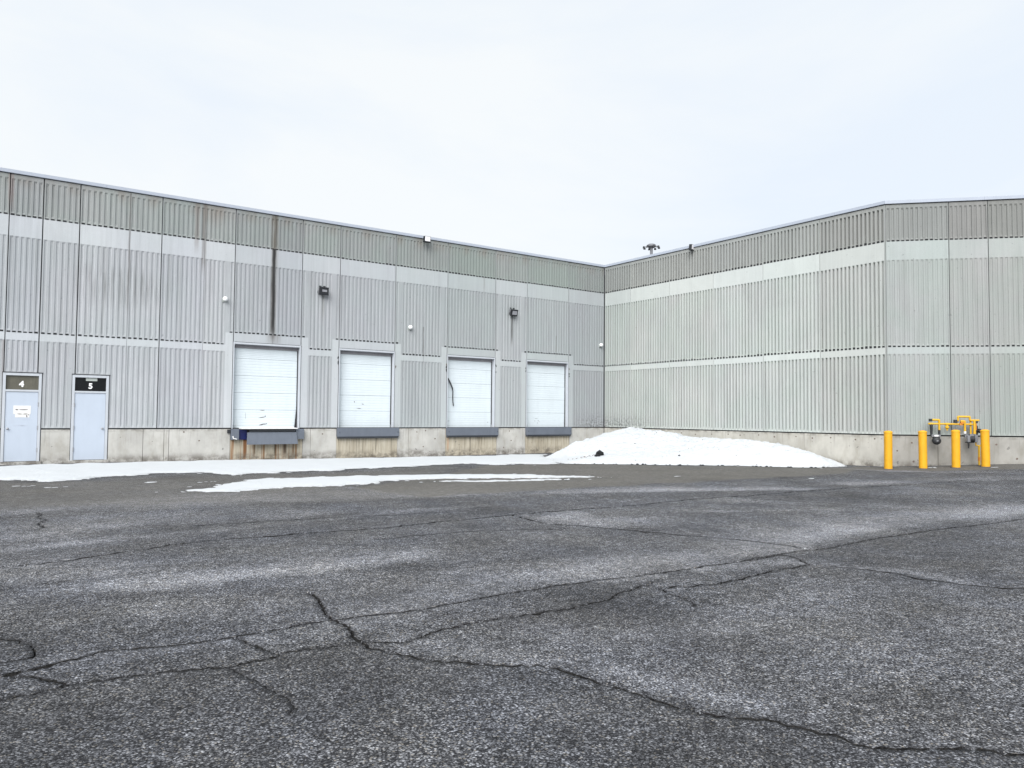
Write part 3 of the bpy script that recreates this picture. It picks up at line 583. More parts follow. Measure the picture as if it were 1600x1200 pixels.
rgp = np.random.RandomState(11)
DOCKS = [(-17.54, -15.09), (-13.60, -11.24), (-8.82, -6.39), (-4.70, -2.25)]
DOCK_TOP = 4.10; ENTRIES = [(-24.26, -23.26), (-22.44, -21.41)]; ENT_TOP = 2.78
joints = [-36.9, -34.45, -32.0, -29.6, -27.2, -24.75 + 0.5, -23.37, -22.37, -20.93, -19.95, -18.57, -17.54, -16.15, -15.09, -13.60, -11.24, -8.82, -6.39, -4.67, -2.25, -0.03]
thin = {-20.93, -18.57, -16.15}
TINT = {-24.25: (1, 1, 1.02), -22.37: (1.02, 1.02, 1.02), -19.95: (1.0, 1.0, 1.02), -18.57: (1.03, 1.02, 1.02), -17.54: (.86, .855, .87), -16.15: (.81, .805, .83), -15.09: (.92, .92, .92), -13.60: (.89, .89, .90), -11.24: (.88, .90, .88), -8.82: (.76, .79, .765), -6.39: (.86, .87, .85), -4.67: (.79, .82, .795), -2.25: (.77, .785, .775)}
core = MB()
cuts = []
for d0, d1 in DOCKS: cuts += [(d0 - 0.27, d0, 'surround', 0), (d0, d1, 'dock', DOCK_TOP), (d1, d1 + 0.27, 'surround', 0)]
for e0, e1 in ENTRIES: cuts += [(e0, e1, 'entry', ENT_TOP)]
for u0, u1 in zip(joints[:-1], joints[1:]):
    inner = sorted((max(a, u0), min(b, u1), k, z) for a, b, k, z in cuts if min(b, u1) - max(a, u0) > 0.004); cols = []; cur = u0
    for a, b, k, z in inner:
        if a - cur > 0.004: cols.append((cur, a, 'full', 0))
        cols.append((a, b, k, z)); cur = b
    if u1 - cur > 0.004: cols.append((cur, u1, 'full', 0))
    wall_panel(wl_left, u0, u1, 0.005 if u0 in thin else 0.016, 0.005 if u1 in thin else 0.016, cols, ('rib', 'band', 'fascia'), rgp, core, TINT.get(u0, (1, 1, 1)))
core.build('core_wall', house)
core = MB()
for u0, u1, tn in zip([0.03, 1.80, 4.24, 6.68, 9.12, 11.56], [1.80, 4.24, 6.68, 9.12, 11.56, 13.99], [(.84, .86, .85), (.95, .96, .94), (1.0, 1.0, .98), (1.0, 1.01, 1.0), (1.03, 1.05, 1.03), (.92, .92, .90)]):
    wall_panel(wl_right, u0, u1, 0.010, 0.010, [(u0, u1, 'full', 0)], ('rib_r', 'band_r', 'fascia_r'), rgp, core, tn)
core.build('core_wall', house)
core = MB(); cj = [0.015, 1.97, 3.16, 5.6, 8.04, 10.48, 12.9]
for u0, u1 in zip(cj[:-1], cj[1:]):
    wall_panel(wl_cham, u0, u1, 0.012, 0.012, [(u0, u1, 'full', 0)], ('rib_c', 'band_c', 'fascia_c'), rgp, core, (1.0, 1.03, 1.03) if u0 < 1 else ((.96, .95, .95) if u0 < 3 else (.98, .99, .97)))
core.build('core_wall', house)

# foundation walls, each pour between its joints a piece of its own
def foundation(fn, u0, u1, key, z1=1.045, z0=-0.5, d=0.0, gap=0.006):
    mb = MB(); mb.box((u0 + gap, d, z0), (u1 - gap, 0.3, z1), key, fn); return mb.build('foundation_block', house, bevel=0.006)
fl = [(-36.9, -30.5), (-30.5, -26.4), (-26.4, -24.26), (-23.26, -22.44), (-21.41, -20.36), (-20.36, -19.72), (-19.72, -19.57), (-19.57, -17.57), (-17.57, -14.96), (-14.96, -14.66), (-14.66, -13.64), (-13.64, -11.07), (-11.07, -10.57), (-10.57, -8.85), (-8.85, -6.27), (-6.27, -4.88), (-4.88, -4.72), (-4.72, -2.16), (-2.16, -0.01)]
pits = {-17.57, -13.64, -8.85, -4.72}
for a, b in fl: foundation(wl_left, a, b, 'pit' if a in pits else 'found', d=0.012 if a in pits else (-0.01 if a == -19.72 else 0.0))
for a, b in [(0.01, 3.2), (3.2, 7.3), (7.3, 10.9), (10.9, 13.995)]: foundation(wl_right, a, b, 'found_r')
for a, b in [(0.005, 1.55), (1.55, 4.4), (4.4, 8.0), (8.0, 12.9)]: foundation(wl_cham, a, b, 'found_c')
for lo, hi, fn in (((-36.9, 0.055, 0.99), (-24.26, 0.2, 1.12), wl_left), ((-23.26, 0.055, 0.99), (-22.44, 0.2, 1.12), wl_left), ((-21.41, 0.055, 0.99), (-17.54, 0.2, 1.12), wl_left), ((-15.09, 0.055, 0.99), (-13.6, 0.2, 1.12), wl_left), ((-11.24, 0.055, 0.99), (-8.82, 0.2, 1.12), wl_left), ((-6.39, 0.055, 0.99), (-4.7, 0.2, 1.12), wl_left), ((-2.25, 0.055, 0.99), (-0.02, 0.2, 1.12), wl_left), ((0.0, 0.055, 0.99), (13.97, 0.2, 1.12), wl_right), ((0.02, 0.055, 0.99), (12.9, 0.2, 1.12), wl_cham)):
    mb = MB(); mb.box(lo, hi, 'dull_black', fn); mb.build('base_joint', house)      # dark recessed joint between foundation and panels
# tie-rod marks cast in the foundation
mb = MB(); rg = np.random.RandomState(5)
def disc(fn, u, z, r):
    n = 7; an = [2 * math.pi * i / n for i in range(n)]; rr = [r * rg.uniform(0.75, 1.15) for _ in range(n)]
    mb.face([fn(u + rr[i] * math.cos(an[i]), -0.004, z + rr[i] * math.sin(an[i])) for i in range(n)], 'rust')
for u in np.arange(5.0, 13.8, 0.78): disc(wl_right, u + rg.uniform(-.1, .1), 0.90 + rg.uniform(-.03, .03), 0.032)
for u, z in [(-9.8, 0.95), (-9.35, 0.62), (-9.9, 0.3), (-10.2, 0.9), (-5.6, 0.92), (-5.5, 0.5), (-18.6, 0.65), (-19.1, 0.95), (-5.9, 0.2), (-14.2, 0.85)]: disc(wl_left, u, z, 0.03)
for u, z in [(0.75, 0.82), (0.8, 0.2), (3.3, 0.80), (0.3, 0.55), (-0.0 + 3.9, 0.35), (2.0, 0.25)]: disc(wl_cham, u, z, 0.035)
tag(mb.build('tie_hole', house), kind='stuff')

# coping on the parapet
def coping(fn, u0, u1):
    prof = [(-0.050, 8.862), (-0.055, 8.965), (0.32, 8.975), (0.32, 8.84), (0.30, 8.84), (-0.035, 8.862)]
    mb = MB(); n = len(prof)
    for i in range(n):
        (d0, z0), (d1, z1) = prof[i], prof[(i + 1) % n]; mb.face([fn(u0, d0, z0), fn(u1, d0, z0), fn(u1, d1, z1), fn(u0, d1, z1)], 'flash')
    mb.face([fn(u0, d, z) for d, z in prof], 'flash'); mb.face([fn(u1, d, z) for d, z in prof], 'flash')
    mb.build('coping_piece', house)
u = -36.9
while u < -0.05:
    v = min(u + 3.05, 0.052); v = 0.052 if v > -0.6 else v; coping(wl_left, u + 0.002, v - 0.002); u = v
for a, b in [(0.056, 3.05), (3.05, 6.1), (6.1, 9.15), (9.15, 12.2), (12.2, 14.018)]: coping(wl_right, a + 0.002, b - 0.002)
for a, b in [(-0.018, 3.05), (3.05, 6.1), (6.1, 9.15), (9.15, 12.9)]: coping(wl_cham, a + 0.002, b - 0.002)
for lo, hi, fn in (((-36.9, 0.012, TOP + 0.001), (-0.02, 0.25, 8.93), wl_left), ((0.0, 0.012, TOP + 0.001), (13.99, 0.25, 8.93), wl_right), ((0.01, 0.012, TOP + 0.001), (12.9, 0.25, 8.93), wl_cham)):
    mb = MB(); mb.box(lo, hi, 'sealant', fn); mb.build('parapet_blocking', house)
# roof deck and rear walls close the building
E1 = wl_cham(12.9, 0.2, 0); poly = [(-36.9, 0.25), (0.25, 0.25), (0.25, -LEN_R + 0.1), (E1[0], E1[1]), (60, E1[1]), (60, 50), (-36.9, 50)]
mb = MB(); mb.face([(x, y, 8.55) for x, y in poly], 'roof')
for (x0, y0), (x1, y1) in list(zip(poly, poly[1:] + poly[:1]))[3:]: mb.face([(x0, y0, -0.5), (x1, y1, -0.5), (x1, y1, 8.84), (x0, y0, 8.84)], 'sealant')
mb.build('roof', house)
# caulked inner and outer corners
mb = MB(); mb.box((-0.028, -0.012, LEDGE), (0.02, 0.05, TOP), 'sealant'); mb.build('corner_caulk', house)
mb = MB(); mb.box((-0.006, -LEN_R - 0.005, LEDGE), (0.05, -LEN_R + 0.03, TOP), 'rib_c'); mb.build('corner_caulk', house)

# ---------------------------------------------------------------- dock doors
def scuff_poly(mb, fn, u, z, w, h, ang, key, rg, d=-0.003, n=9):
    pts = []
    for i in range(n):
        t = i / n * 2 * math.pi; r = rg.uniform(0.55, 1.15)
        x, y = math.cos(t) * w / 2 * r, math.sin(t) * h / 2 * r
        pts.append(fn(u + x * math.cos(ang) - y * math.sin(ang), d, z + x * math.sin(ang) + y * math.cos(ang)))
    mb.face(pts, key)
RECESS = 0.20
def dock_door(d0, d1, idx):
    rg = np.random.RandomState(idx + 30); mb = MB(); f = 0.045
    # steel frame: proud face angles and reveal plates
    mb.box((d0 + 0.004, -0.014, 1.06), (d0 + f, 0.03, DOCK_TOP + 0.03), 'white_paint'); mb.box((d1 - f, -0.014, 1.06), (d1 - 0.004, 0.03, DOCK_TOP + 0.03), 'white_paint')
    mb.box((d0 + f + 0.001, -0.012, DOCK_TOP - 0.045), (d1 - f - 0.001, 0.03, DOCK_TOP + 0.018), 'white_paint')
    mb.box((d0 + 0.012, 0.031, 1.06), (d0 + f - 0.012, RECESS + 0.05, DOCK_TOP - 0.02), 'white_paint'); mb.box((d1 - f + 0.012, 0.031, 1.06), (d1 - 0.012, RECESS + 0.05, DOCK_TOP - 0.02), 'white_paint')
    mb.box((d0 + f, 0.031, DOCK_TOP - 0.05), (d1 - f, RECESS + 0.05, DOCK_TOP), 'white_paint')
    fr = mb.build('dock_door', house, bevel=0.004)
    for lo, hi in (((d0 - 0.014, -0.006, 1.06), (d0 + 0.003, 0.04, DOCK_TOP + 0.03)), ((d1 - 0.003, -0.006, 1.06), (d1 + 0.014, 0.04, DOCK_TOP + 0.03)), ((d0 + 0.004, -0.007, DOCK_TOP + 0.019), (d1 - 0.004, 0.04, DOCK_TOP + 0.034))):
        mb = MB(); mb.box(lo, hi, 'sealant'); mb.build('frame_caulk', fr)
    a, b = d0 + f + 0.004, d1 - f - 0.004
    mb = MB(); mb.box((d0 - 0.3, RECESS + 0.055, 0.9), (d1 + 0.3, RECESS + 0.12, DOCK_TOP + 0.4), 'inside'); mb.build('dark_backing', fr)
    mb = MB(); mb.box((a, RECESS - 0.03, 3.93), (b, RECESS + 0.03, DOCK_TOP - 0.055), 'header'); mb.build('header_seal', fr)
    mb = MB(); mb.box((b - 0.018, RECESS - 0.03, 1.2), (b + 0.002, RECESS + 0.02, 3.93), 'rubber'); mb.build('side_seal', fr)
    mb = MB(); mb.box((a + 0.01, RECESS - 0.012, 1.085), (b - 0.03, RECESS + 0.03, 1.168), 'section'); mb.build('bottom_seal', fr)
    mb = MB(); mb.box((a, 0.0, 1.03), (b, RECESS + 0.05, 1.083), 'sealant'); mb.build('threshold', fr)
    zs = [1.17, 1.73, 2.34, 2.95, 3.56, 3.93]
    for z0, z1 in zip(zs[:-1], zs[1:]):
        mb = MB(); n = 6; z0 += 0.003; z1 -= 0.003; xa, xb = a + 0.006 + rg.uniform(0, .004), b - 0.020; h = (z1 - z0) / n; y = RECESS + rg.uniform(-0.004, 0.004)
        for i in range(n):
            za, zb = z0 + i * h, z0 + (i + 1) * h
            mb.face([(xa, y, za), (xb, y, za), (xb, y, zb - 0.022), (xa, y, zb - 0.022)], 'section')
            mb.face([(xa, y, zb - 0.022), (xb, y, zb - 0.022), (xb, y + 0.006, zb - 0.011), (xa, y + 0.006, zb - 0.011)], 'section')
            mb.face([(xa, y + 0.006, zb - 0.011), (xb, y + 0.006, zb - 0.011), (xb, y, zb), (xa, y, zb)], 'section')
        mb.face([(xa, y, z0), (xb, y, z0), (xb, y + 0.045, z0), (xa, y + 0.045, z0)], 'section'); mb.face([(xa, y, z1), (xb, y, z1), (xb, y + 0.045, z1), (xa, y + 0.045, z1)], 'section')
        mb.build('door_section', fr)
    fn = lambda u, d, z: (u, RECESS + d, z); mb = MB()
    S = {0: [(-16.4, 1.72, .22, .022, .05), (-16.42, 1.46, .30, .025, .15), (-16.3, 1.50, .05, .05, 0), (-16.42, 1.2, .26, .05, .3), (-16.3, 1.22, .16, .03, .2), (-17.0, 1.5, .3, .01, 1.57)],
         1: [(-12.85, 2.08, .06, .05, .2), (-12.5, 2.0, .08, .03, -.1), (-12.65, 1.83, .24, .025, -.08)],
         2: [(-8.6, 1.35, .10, .02, .2), (-6.62, 1.3, .05, .03, 0)],
         3: [(-3.97, 1.48, .18, .014, .1), (-4.05, 1.36, .04, .04, 0), (-3.86, 1.37, .04, .05, 0), (-3.9, 1.27, .05, .03, 0), (-3.8, 1.34, .03, .03, 0)]}[idx]
    for j, (u, z, w, h, an) in enumerate(S): scuff_poly(mb, fn, u, z, w, h, an, 'ink' if w < .28 else 'rust', rg, -0.008)
    for _ in range(5): scuff_poly(mb, fn, rg.uniform(a + .2, b - .3), rg.uniform(1.2, 1.9), rg.uniform(.03, .12), .010, rg.uniform(-.5, .5), 'faint_ink', rg, -0.008)
    tag(mb.build('scuff_marks', fr), kind='stuff')
    if idx == 2:
        mb = MB(); pts = [(-8.68, .15, 3.16), (-8.62, .10, 3.02), (-8.50, .08, 2.75), (-8.46, .09, 2.6), (-8.46, .10, 2.35), (-8.44, .11, 2.15), (-8.41, .12, 1.98)]
        for p, q in zip(pts[:-1], pts[1:]):
            w0, w1 = 0.035 if p[2] > 2.6 else 0.022, 0.03 if q[2] > 2.6 else 0.02
            mb.box((0, 0, 0), (1, 1, 1), 'rubber', lambda x, y, z, p=p, q=q: (p[0] + (q[0] - p[0]) * z + (x - .5) * (w0 * 2 + (w1 - w0) * 2 * z), p[1] + (q[1] - p[1]) * z + y * .012, p[2] + (q[2] - p[2]) * z))
        tag(mb.build('torn_seal', fr), 'black rubber weather seal torn loose and hanging')
    if idx in (0, 3):
        mb = MB(); zt = 1.9 if idx == 0 else 2.6
        mb.face([(b - 0.09 if idx == 0 else b - .05, RECESS - 0.034, 1.1), (b + .002, RECESS - 0.034, 1.1), (b + .002, RECESS - 0.034, zt), (b - 0.02, RECESS - 0.034, zt)], 'rubber'); mb.build('torn_seal', fr)
    mb = MB(); fnw = wl_left     # chipped concrete beside the frame head
    for du, z in ((0.06, 3.75), (0.05, 3.6), (0.07, 3.5)):
        for sgn, u in ((1, d1), (-1, d0)):
            if idx > 0 and rg.uniform() < 0.85: scuff_poly(mb, fnw, u + sgn * du * 0.6, z + rg.uniform(-.05, .05), rg.uniform(.035, .06), rg.uniform(.09, .17), rg.uniform(-.4, .4), 'dull_black' if rg.uniform() < .6 else 'rust', rg, -0.017)
    if mb.f: tag(mb.build('chip_marks', fr), kind='stuff')
    return fr
for i, (a, b) in enumerate(DOCKS): dock_door(a, b, i)

# ---------------------------------------------------------------- entrance doors with numbered transoms
def text_mesh(ch, size, key, off=0.018):
    cu = bpy.data.curves.new('digit', 'FONT'); cu.body = ch; cu.size = size; cu.align_x = 'CENTER'; cu.align_y = 'CENTER'; cu.offset = off; cu.extrude = 0.002
    o = bpy.data.objects.new('digit', cu); COL.objects.link(o); dg = bpy.context.evaluated_depsgraph_get()
    me = bpy.data.meshes.new_from_object(o.evaluated_get(dg)); bpy.data.objects.remove(o); bpy.data.curves.remove(cu)
    me.transform(Matrix.Rotation(math.pi / 2, 4, 'X')); me.materials.clear(); me.materials.append(MAT[key]); return me
def entrance(e0, e1, digit, pane_key, hinge_right, label):
    mb = MB(); f = 0.075; zt = ENT_TOP; rc = 0.05
    mb.box((e0, -0.012, 0.08), (e0 + f, 0.12, zt - 0.005), 'white_paint'); mb.box((e1 - f, -0.012, 0.08), (e1, 0.12, zt - 0.005), 'white_paint')
    mb.box((e0 + f + .001, -0.012, zt - 0.085), (e1 - f - .001, 0.12, zt - 0.005), 'white_paint'); mb.box((e0 + f + .001, -0.011, 2.205), (e1 - f - .001, 0.12, 2.265), 'white_paint')
    fr = tag(mb.build('entrance_door', house, bevel=0.004), label)
    mb = MB(); mb.box((e0 - 0.02, -0.02, zt - 0.003), (e1 + 0.03, 0.05, zt + 0.022), 'sealant'); mb.box((e0 - 0.016, -0.006, 0.06), (e0 - 0.001, 0.06, zt - .004), 'sealant'); mb.box((e1 + 0.001, -0.006, 0.06), (e1 + 0.022, 0.06, zt - .004), 'sealant'); mb.build('door_caulk', fr)
    a, b = e0 + f + 0.005, e1 - f - 0.005
    mb = MB(); mb.box((a, 0.012, 0.09), (b, 0.06, 2.20), 'door_paint'); leaf = mb.build('door_leaf', fr, bevel=0.004)
    mb = MB(); mb.box((a - .004, 0.05, 2.266), (b + .004, 0.07, zt - 0.087), pane_key); mb.build('transom_pane', fr)
    mb = MB(); mb.box((e0 - 0.05, -0.05, -0.2), (e1 + 0.05, 0.12, 0.078), 'found'); mb.build('door_sill', fr, bevel=0.006)
    mb = MB(); mb.box((e0 - .2, 0.121, -.2), (e1 + .2, 0.16, zt + .2), 'inside'); mb.build('dark_backing', fr)
    hx = b + 0.002 if hinge_right else a - 0.012
    for z in (0.42, 1.1, 1.82):
        mb = MB(); mb.lathe([(0.0, -0.065), (0.017, -0.065), (0.017, 0.065), (0.0, 0.065)], 'metal', (hx + 0.005, -0.006, z), 8); mb.build('hinge', fr)
    kx = a + 0.075 if hinge_right else b - 0.075
    mb = MB(); mb.lathe([(0.0, 0.0), (0.034, 0.0), (0.034, 0.008), (0.012, 0.012), (0.012, 0.03), (0.028, 0.036), (0.03, 0.056), (0.018, 0.068), (0.0, 0.070)], 'metal', (kx, 0.012, 1.08), 12, 'y'); mb.build('door_knob', fr, smooth=True)
    me = text_mesh(digit, 0.24, 'white', 0.010 if digit == '4' else 0.007); cx = (e0 + e1) / 2 - (0.02 if digit == '4' else 0.0)
    o = link('door_number', me, fr, (cx, 0.046, 2.43 if digit == '4' else 2.42)); tag(o, f'white number {digit}')
    return fr, a, b
fr, a, b = entrance(*ENTRIES[0], '4', 'glass_taupe', True, 'pale door with taupe transom numbered 4')
rg = np.random.RandomState(2); fnd = lambda u, d, z: (u, 0.011 + d, z)
mb = MB(); mb.box((a + .21, 0.007, 1.52), (a + .66, 0.0115, 1.78), 'paper'); mb.box((a + .26, 0.0075, 1.42), (a + .63, 0.0115, 1.519), 'paper'); nt = mb.build('notice_paper', fr)
mb = MB()
for (u, z, w, h, an, k) in [(a + .30, 1.655, .10, .045, 0, 'ink'), (a + .47, 1.657, .32, .026, 0, 'ink'), (a + .37, 1.525, .18, .03, -.05, 'rust'), (a + .53, 1.525, .16, .03, .03, 'rust'), (a + .56, 1.46, .03, .09, .2, 'ink'), (a + .60, 1.50, .03, .04, 0, 'rust')]: scuff_poly(mb, fnd, u, z, w, h, an, k, rg, -0.006)
tag(mb.build('printed_marks', nt), kind='stuff')
mb = MB()
for z in np.arange(1.24, 1.48, 0.04): scuff_poly(mb, fnd, a + .2, z, .10, .008, 0, 'faint_ink', rg, -0.002)
for (u, z, w, h) in [(a + .42, 1.17, .55, .008), (a + .45, 1.17, .10, .022), (a + .55, 1.36, .5, .006), (a + .35, 1.42, .2, .008)]: scuff_poly(mb, fnd, u, z, w, h, 0, 'faint_ink', rg, -0.003)
tag(mb.build('scuff_marks', fr), kind='stuff')
fr, a, b = entrance(*ENTRIES[1], '5', 'glass_black', False, 'pale door with black transom numbered 5')
mb = MB(); mb.box((-22.06, 0.040, 2.59), (-21.74, 0.049, 2.69), 'tan_sticker'); mb.build('transom_sticker', fr)
mb = MB()
for (u, z, w) in [(a + .4, 1.5, .35), (a + .3, 1.45, .2)]: scuff_poly(mb, fnd, u, z, w, .006, 0, 'faint_ink', rg, -0.003)
tag(mb.build('scuff_marks', fr), kind='stuff')

# ================================================================= DOCK LEVELLERS
def leveller(x0, x1, label):
    t = thing('dock_leveller', label, 'dock leveller', (x0, 0, 0.67), 'steel dock plates below the overhead doors'); w = x1 - x0
    mb = MB(); mb.box((0, -0.16, 0.075), (w, 0.011, 0.405), 'dock'); mb.build('face_plate', t, bevel=0.006)
    mb = MB()
    pr = [(-0.155, 0.074), (-0.11, 0.0), (0.010, 0.0), (0.010, 0.074)]
    for i in range(4):
        (y0, z0), (y1, z1) = pr[i], pr[(i + 1) % 4]; mb.face([(0.02, y0, z0), (w - .02, y0, z0), (w - .02, y1, z1), (0.02, y1, z1)], 'dock_dark')
    for x in (0.02, w - .02): mb.face([(x, y, z) for y, z in pr], 'dock_dark')
    mb.build('lower_flange', t)
    mb = MB(); mb.box((0.03, -0.15, 0.406), (w - .03, 0.19, 0.424), 'dock_dark'); mb.build('deck_plate', t)
    for x in (0.06, w - 0.06):
        mb = MB(); mb.lathe([(0, 0), (0.02, 0), (0.02, 0.012), (0, 0.014)], 'dock_dark', (x, -0.16, 0.24), 8, 'y'); mb.build('bolt', t)
    return t
leveller(-13.64, -11.07, 'slate grey steel dock plate under the second overhead door from the left')
leveller(-8.83, -6.28, 'slate grey steel dock plate under the door with the hanging torn seal')
leveller(-4.72, -2.16, 'slate grey steel dock plate under the rightmost door, nearest the snow heap')
t = thing('dock_leveller', 'open dock leveller with tilted hanging lip and blue side under the leftmost overhead door', 'dock leveller', (-17.57, 0, 0.5), 'steel dock plates below the overhead doors')
mb = MB(); mb.box((0.0, -0.16, 0.17), (0.26, 0.011, 0.545), 'dock'); mb.build('bumper_block', t, bevel=0.008)
mb = MB(); mb.box((2.30, -0.16, 0.17), (2.61, 0.011, 0.545), 'dock'); mb.build('bumper_block', t, bevel=0.008)
mb = MB(); mb.box((0.262, -0.06, 0.17), (0.56, 0.011, 0.53), 'blue'); tag(mb.build('side_curtain', t, bevel=0.01), 'deep blue side panel')
mb = MB(); mb.box((0.561, -0.02, 0.15), (2.298, 0.010, 0.545), 'black_iron'); mb.build('pit_opening', t)
mb = MB(); mb.box((0.30, -0.28, 0.548), (2.32, 0.19, 0.588), 'dock_edge'); tag(mb.build('deck_plate', t, bevel=0.004), 'deck plate with worn bright edge')
def lipf(x, y, z): return (0.50 + x * 1.84 + (0.5 - x) * 0.07 * z * 1, -0.19 - 0.10 * (1 - z) + y * 0.03, -0.0 + z * 0.43)
mb = MB(); mb.box((0, 0, 0), (1, 1, 1), 'dock', lipf); mb.build('hanging_lip', t, bevel=0.005)
mb = MB(); mb.tube([(0.6, -0.2, 0.475), (2.25, -0.2, 0.475)], 0.018, 'dock_dark', 8); mb.build('hinge_rod', t)
mb = MB(); mb.box((-0.11, -0.07, 0.40), (-0.002, 0.0, 0.53), 'black_iron'); mb.build('junction_box', t, bevel=0.006)
mb = MB(); mb.tube([(0.05, -0.17, 0.3), (0.06, -0.185, 0.22), (0.18, -0.185, 0.19)], 0.02, 'dock_edge', 6); mb.build('chain', t)

# ================================================================= LIGHTS AND SMALL FIXTURES
def wall_pack(x, z, label, tilt, lw, lh):
    t = thing('wall_floodlight', label, 'floodlight', (x, 0, z), 'black floodlights on the loading dock wall'); t.scale = (0.9, 0.9, 0.9)
    mb = MB(); mb.box((-0.16, -0.03, 0.02), (0.16, -0.0, 0.30), 'meter_grey'); mb.build('mounting_plate', t)
    c, s = math.cos(tilt), math.sin(tilt)
    def R(x, y, z): return (x, -0.06 + y * c - (z - .15) * s, .15 + y * s + (z - .15) * c)
    w0, h0, w1, h1 = 0.13, 0.10, 0.21, 0.165
    P0 = [(-w0, 0, .15 - h0), (w0, 0, .15 - h0), (w0, 0, .15 + h0), (-w0, 0, .15 + h0)]; P1 = [(-w1, -.16, .15 - h1), (w1, -.16, .15 - h1), (w1, -.16, .15 + h1), (-w1, -.16, .15 + h1)]
    P2 = [(p[0] * lw + .03, -.161, .15 + (p[2] - .15) * lh + (.02 if lh < .5 else 0)) for p in P1]
    mb = MB()
    for i in range(4): j = (i + 1) % 4; mb.face([R(*P0[i]), R(*P0[j]), R(*P1[j]), R(*P1[i])], 'fixture')
    mb.face([R(*p) for p in P0], 'fixture')
    for i in range(4): j = (i + 1) % 4; mb.face([R(*P1[i]), R(*P1[j]), R(*P2[j]), R(*P2[i])], 'fixture')
    mb.build('housing', t, weld=True)
    mb = MB(); mb.face([R(p[0], -.150, p[2]) for p in P2], 'lens'); mb.face([R(p[0] * 1.02, -.1505, p[2]) for p in P2], 'lens'); mb.build('lens', t)
    for dx in (-0.09, 0.09):
        mb = MB(); mb.box((dx - 0.05, -0.05, 0.345), (dx + 0.05, 0.0, 0.372), 'fixture'); mb.build('mounting_clip', t)
    mb = MB(); mb.tube([R(-.215, -.1, .15), R(-.235, -.08, .12), (-.18, -.01, .05)], 0.012, 'fixture', 6); mb.build('bracket', t)
    return t
wall_pack(-14.32, 6.10, 'black wall floodlight high between the two leftmost overhead doors', 0.10, .52, .30)
wall_pack(-5.52, 6.05, 'black framed floodlight above the gap between the two rightmost overhead doors', 0.28, .68, .60)
def parapet_light(fn_thing, rz, label, lens_key, tilt):
    t = thing('parapet_floodlight', label, 'floodlight', fn_thing, 'small floodlights on the parapet edge', rz)
    c, s = math.cos(tilt), math.sin(tilt)
    def R(x, y, z): return (x, -0.18 + y * c - z * s, y * s + z * c)
    mb = MB(); mb.box((-0.17, -0.16, -0.14), (0.17, 0.0, 0.14), 'fixture', R); mb.build('housing', t, bevel=0.012)
    mb = MB(); mb.box((-0.145, -0.168, -0.11), (0.145, -0.1605, 0.12), lens_key, R); mb.build('lens', t)
    mb = MB(); mb.box((-0.02, -0.2, -0.03), (0.02, 0.0, 0.03) if rz == 0 else (0.3, -0.14, 0.03), 'fixture'); mb.build('bracket', t)
    mb = MB(); mb.box((-0.19, -0.175, -0.17), (0.19, 0.0, -0.145), 'fixture', R); mb.build('lower_visor', t)
    t.scale = (0.82, 0.82, 0.82); return t
parapet_light((-9.98, -0.02, 8.80), 0, 'small floodlight with white lens on the parapet of the dock wall', 'lens_white', 0.05)
parapet_light((-0.16, -5.40, 8.86), 0.30, 'small black floodlight on the parapet of the side wall above the snow heap', 'lens_white', 0.1)
domes = [((-17.87, 0, 5.60), 'small white dome fixture above the leftmost overhead door'), ((-10.60, 0, 5.14), 'small white dome fixture between the second and third overhead doors'), ((-0.28, 0, 5.04), 'small white dome fixture beside the inside corner of the walls')]
for i, (p, lb) in enumerate(domes):
    if i == 0:
        t0 = thing('dome_fixture', lb, 'dome', p, 'white dome fixtures on the dock wall')
        mb = MB(); mb.box((-0.08, -0.02, -0.10), (0.08, 0.0, 0.06), 'tan_sticker'); mb.build('base_plate', t0, bevel=0.004)
        mb = MB(); mb.lathe([(0.02, 0.0), (0.055, 0.0), (0.08, 0.035), (0.085, 0.075), (0.075, 0.115), (0.05, 0.145), (0.02, 0.158), (0.0, 0.16)], 'white', (0, -0.02, 0), 16, 'y'); mb.build('dome', t0, smooth=True)
    else: c = copy_tree(t0); c.location = p; c['label'] = lb

# high mast light beyond the roof
t = thing('high_mast_light', 'tall high mast light with a ring of lamps rising beyond the roof', 'light mast', (61.5, 57.0, -0.1))
mb = MB(); mb.tube([(0, 0, 0), (0, 0, 14), (0, 0, 28.2)], [0.42, 0.32, 0.22], 'galv', 12); mb.build('mast', t, smooth=True)
mb = MB(); mb.lathe([(0.22, 28.1), (0.5, 28.25), (0.72, 28.42), (0.72, 28.62), (0.5, 28.78), (0.0, 28.82)], 'galv', (0, 0, 0), 16); mb.build('head_frame', t, smooth=True)
for k in range(8):
    an = 2 * math.pi * (k + 0.35) / 8; cx, cy = math.cos(an), math.sin(an)
    mb = MB(); mb.tube([(cx * 0.6, cy * 0.6, 28.4), (cx * 1.0, cy * 1.0, 28.35)], 0.06, 'galv', 6); mb.lathe([(0.0, 0.10), (0.14, 0.10), (0.20, -0.20), (0.0, -0.2)], 'fixture', (cx * 1.22, cy * 1.22, 28.30), 10); mb.build('lamp_head', t)

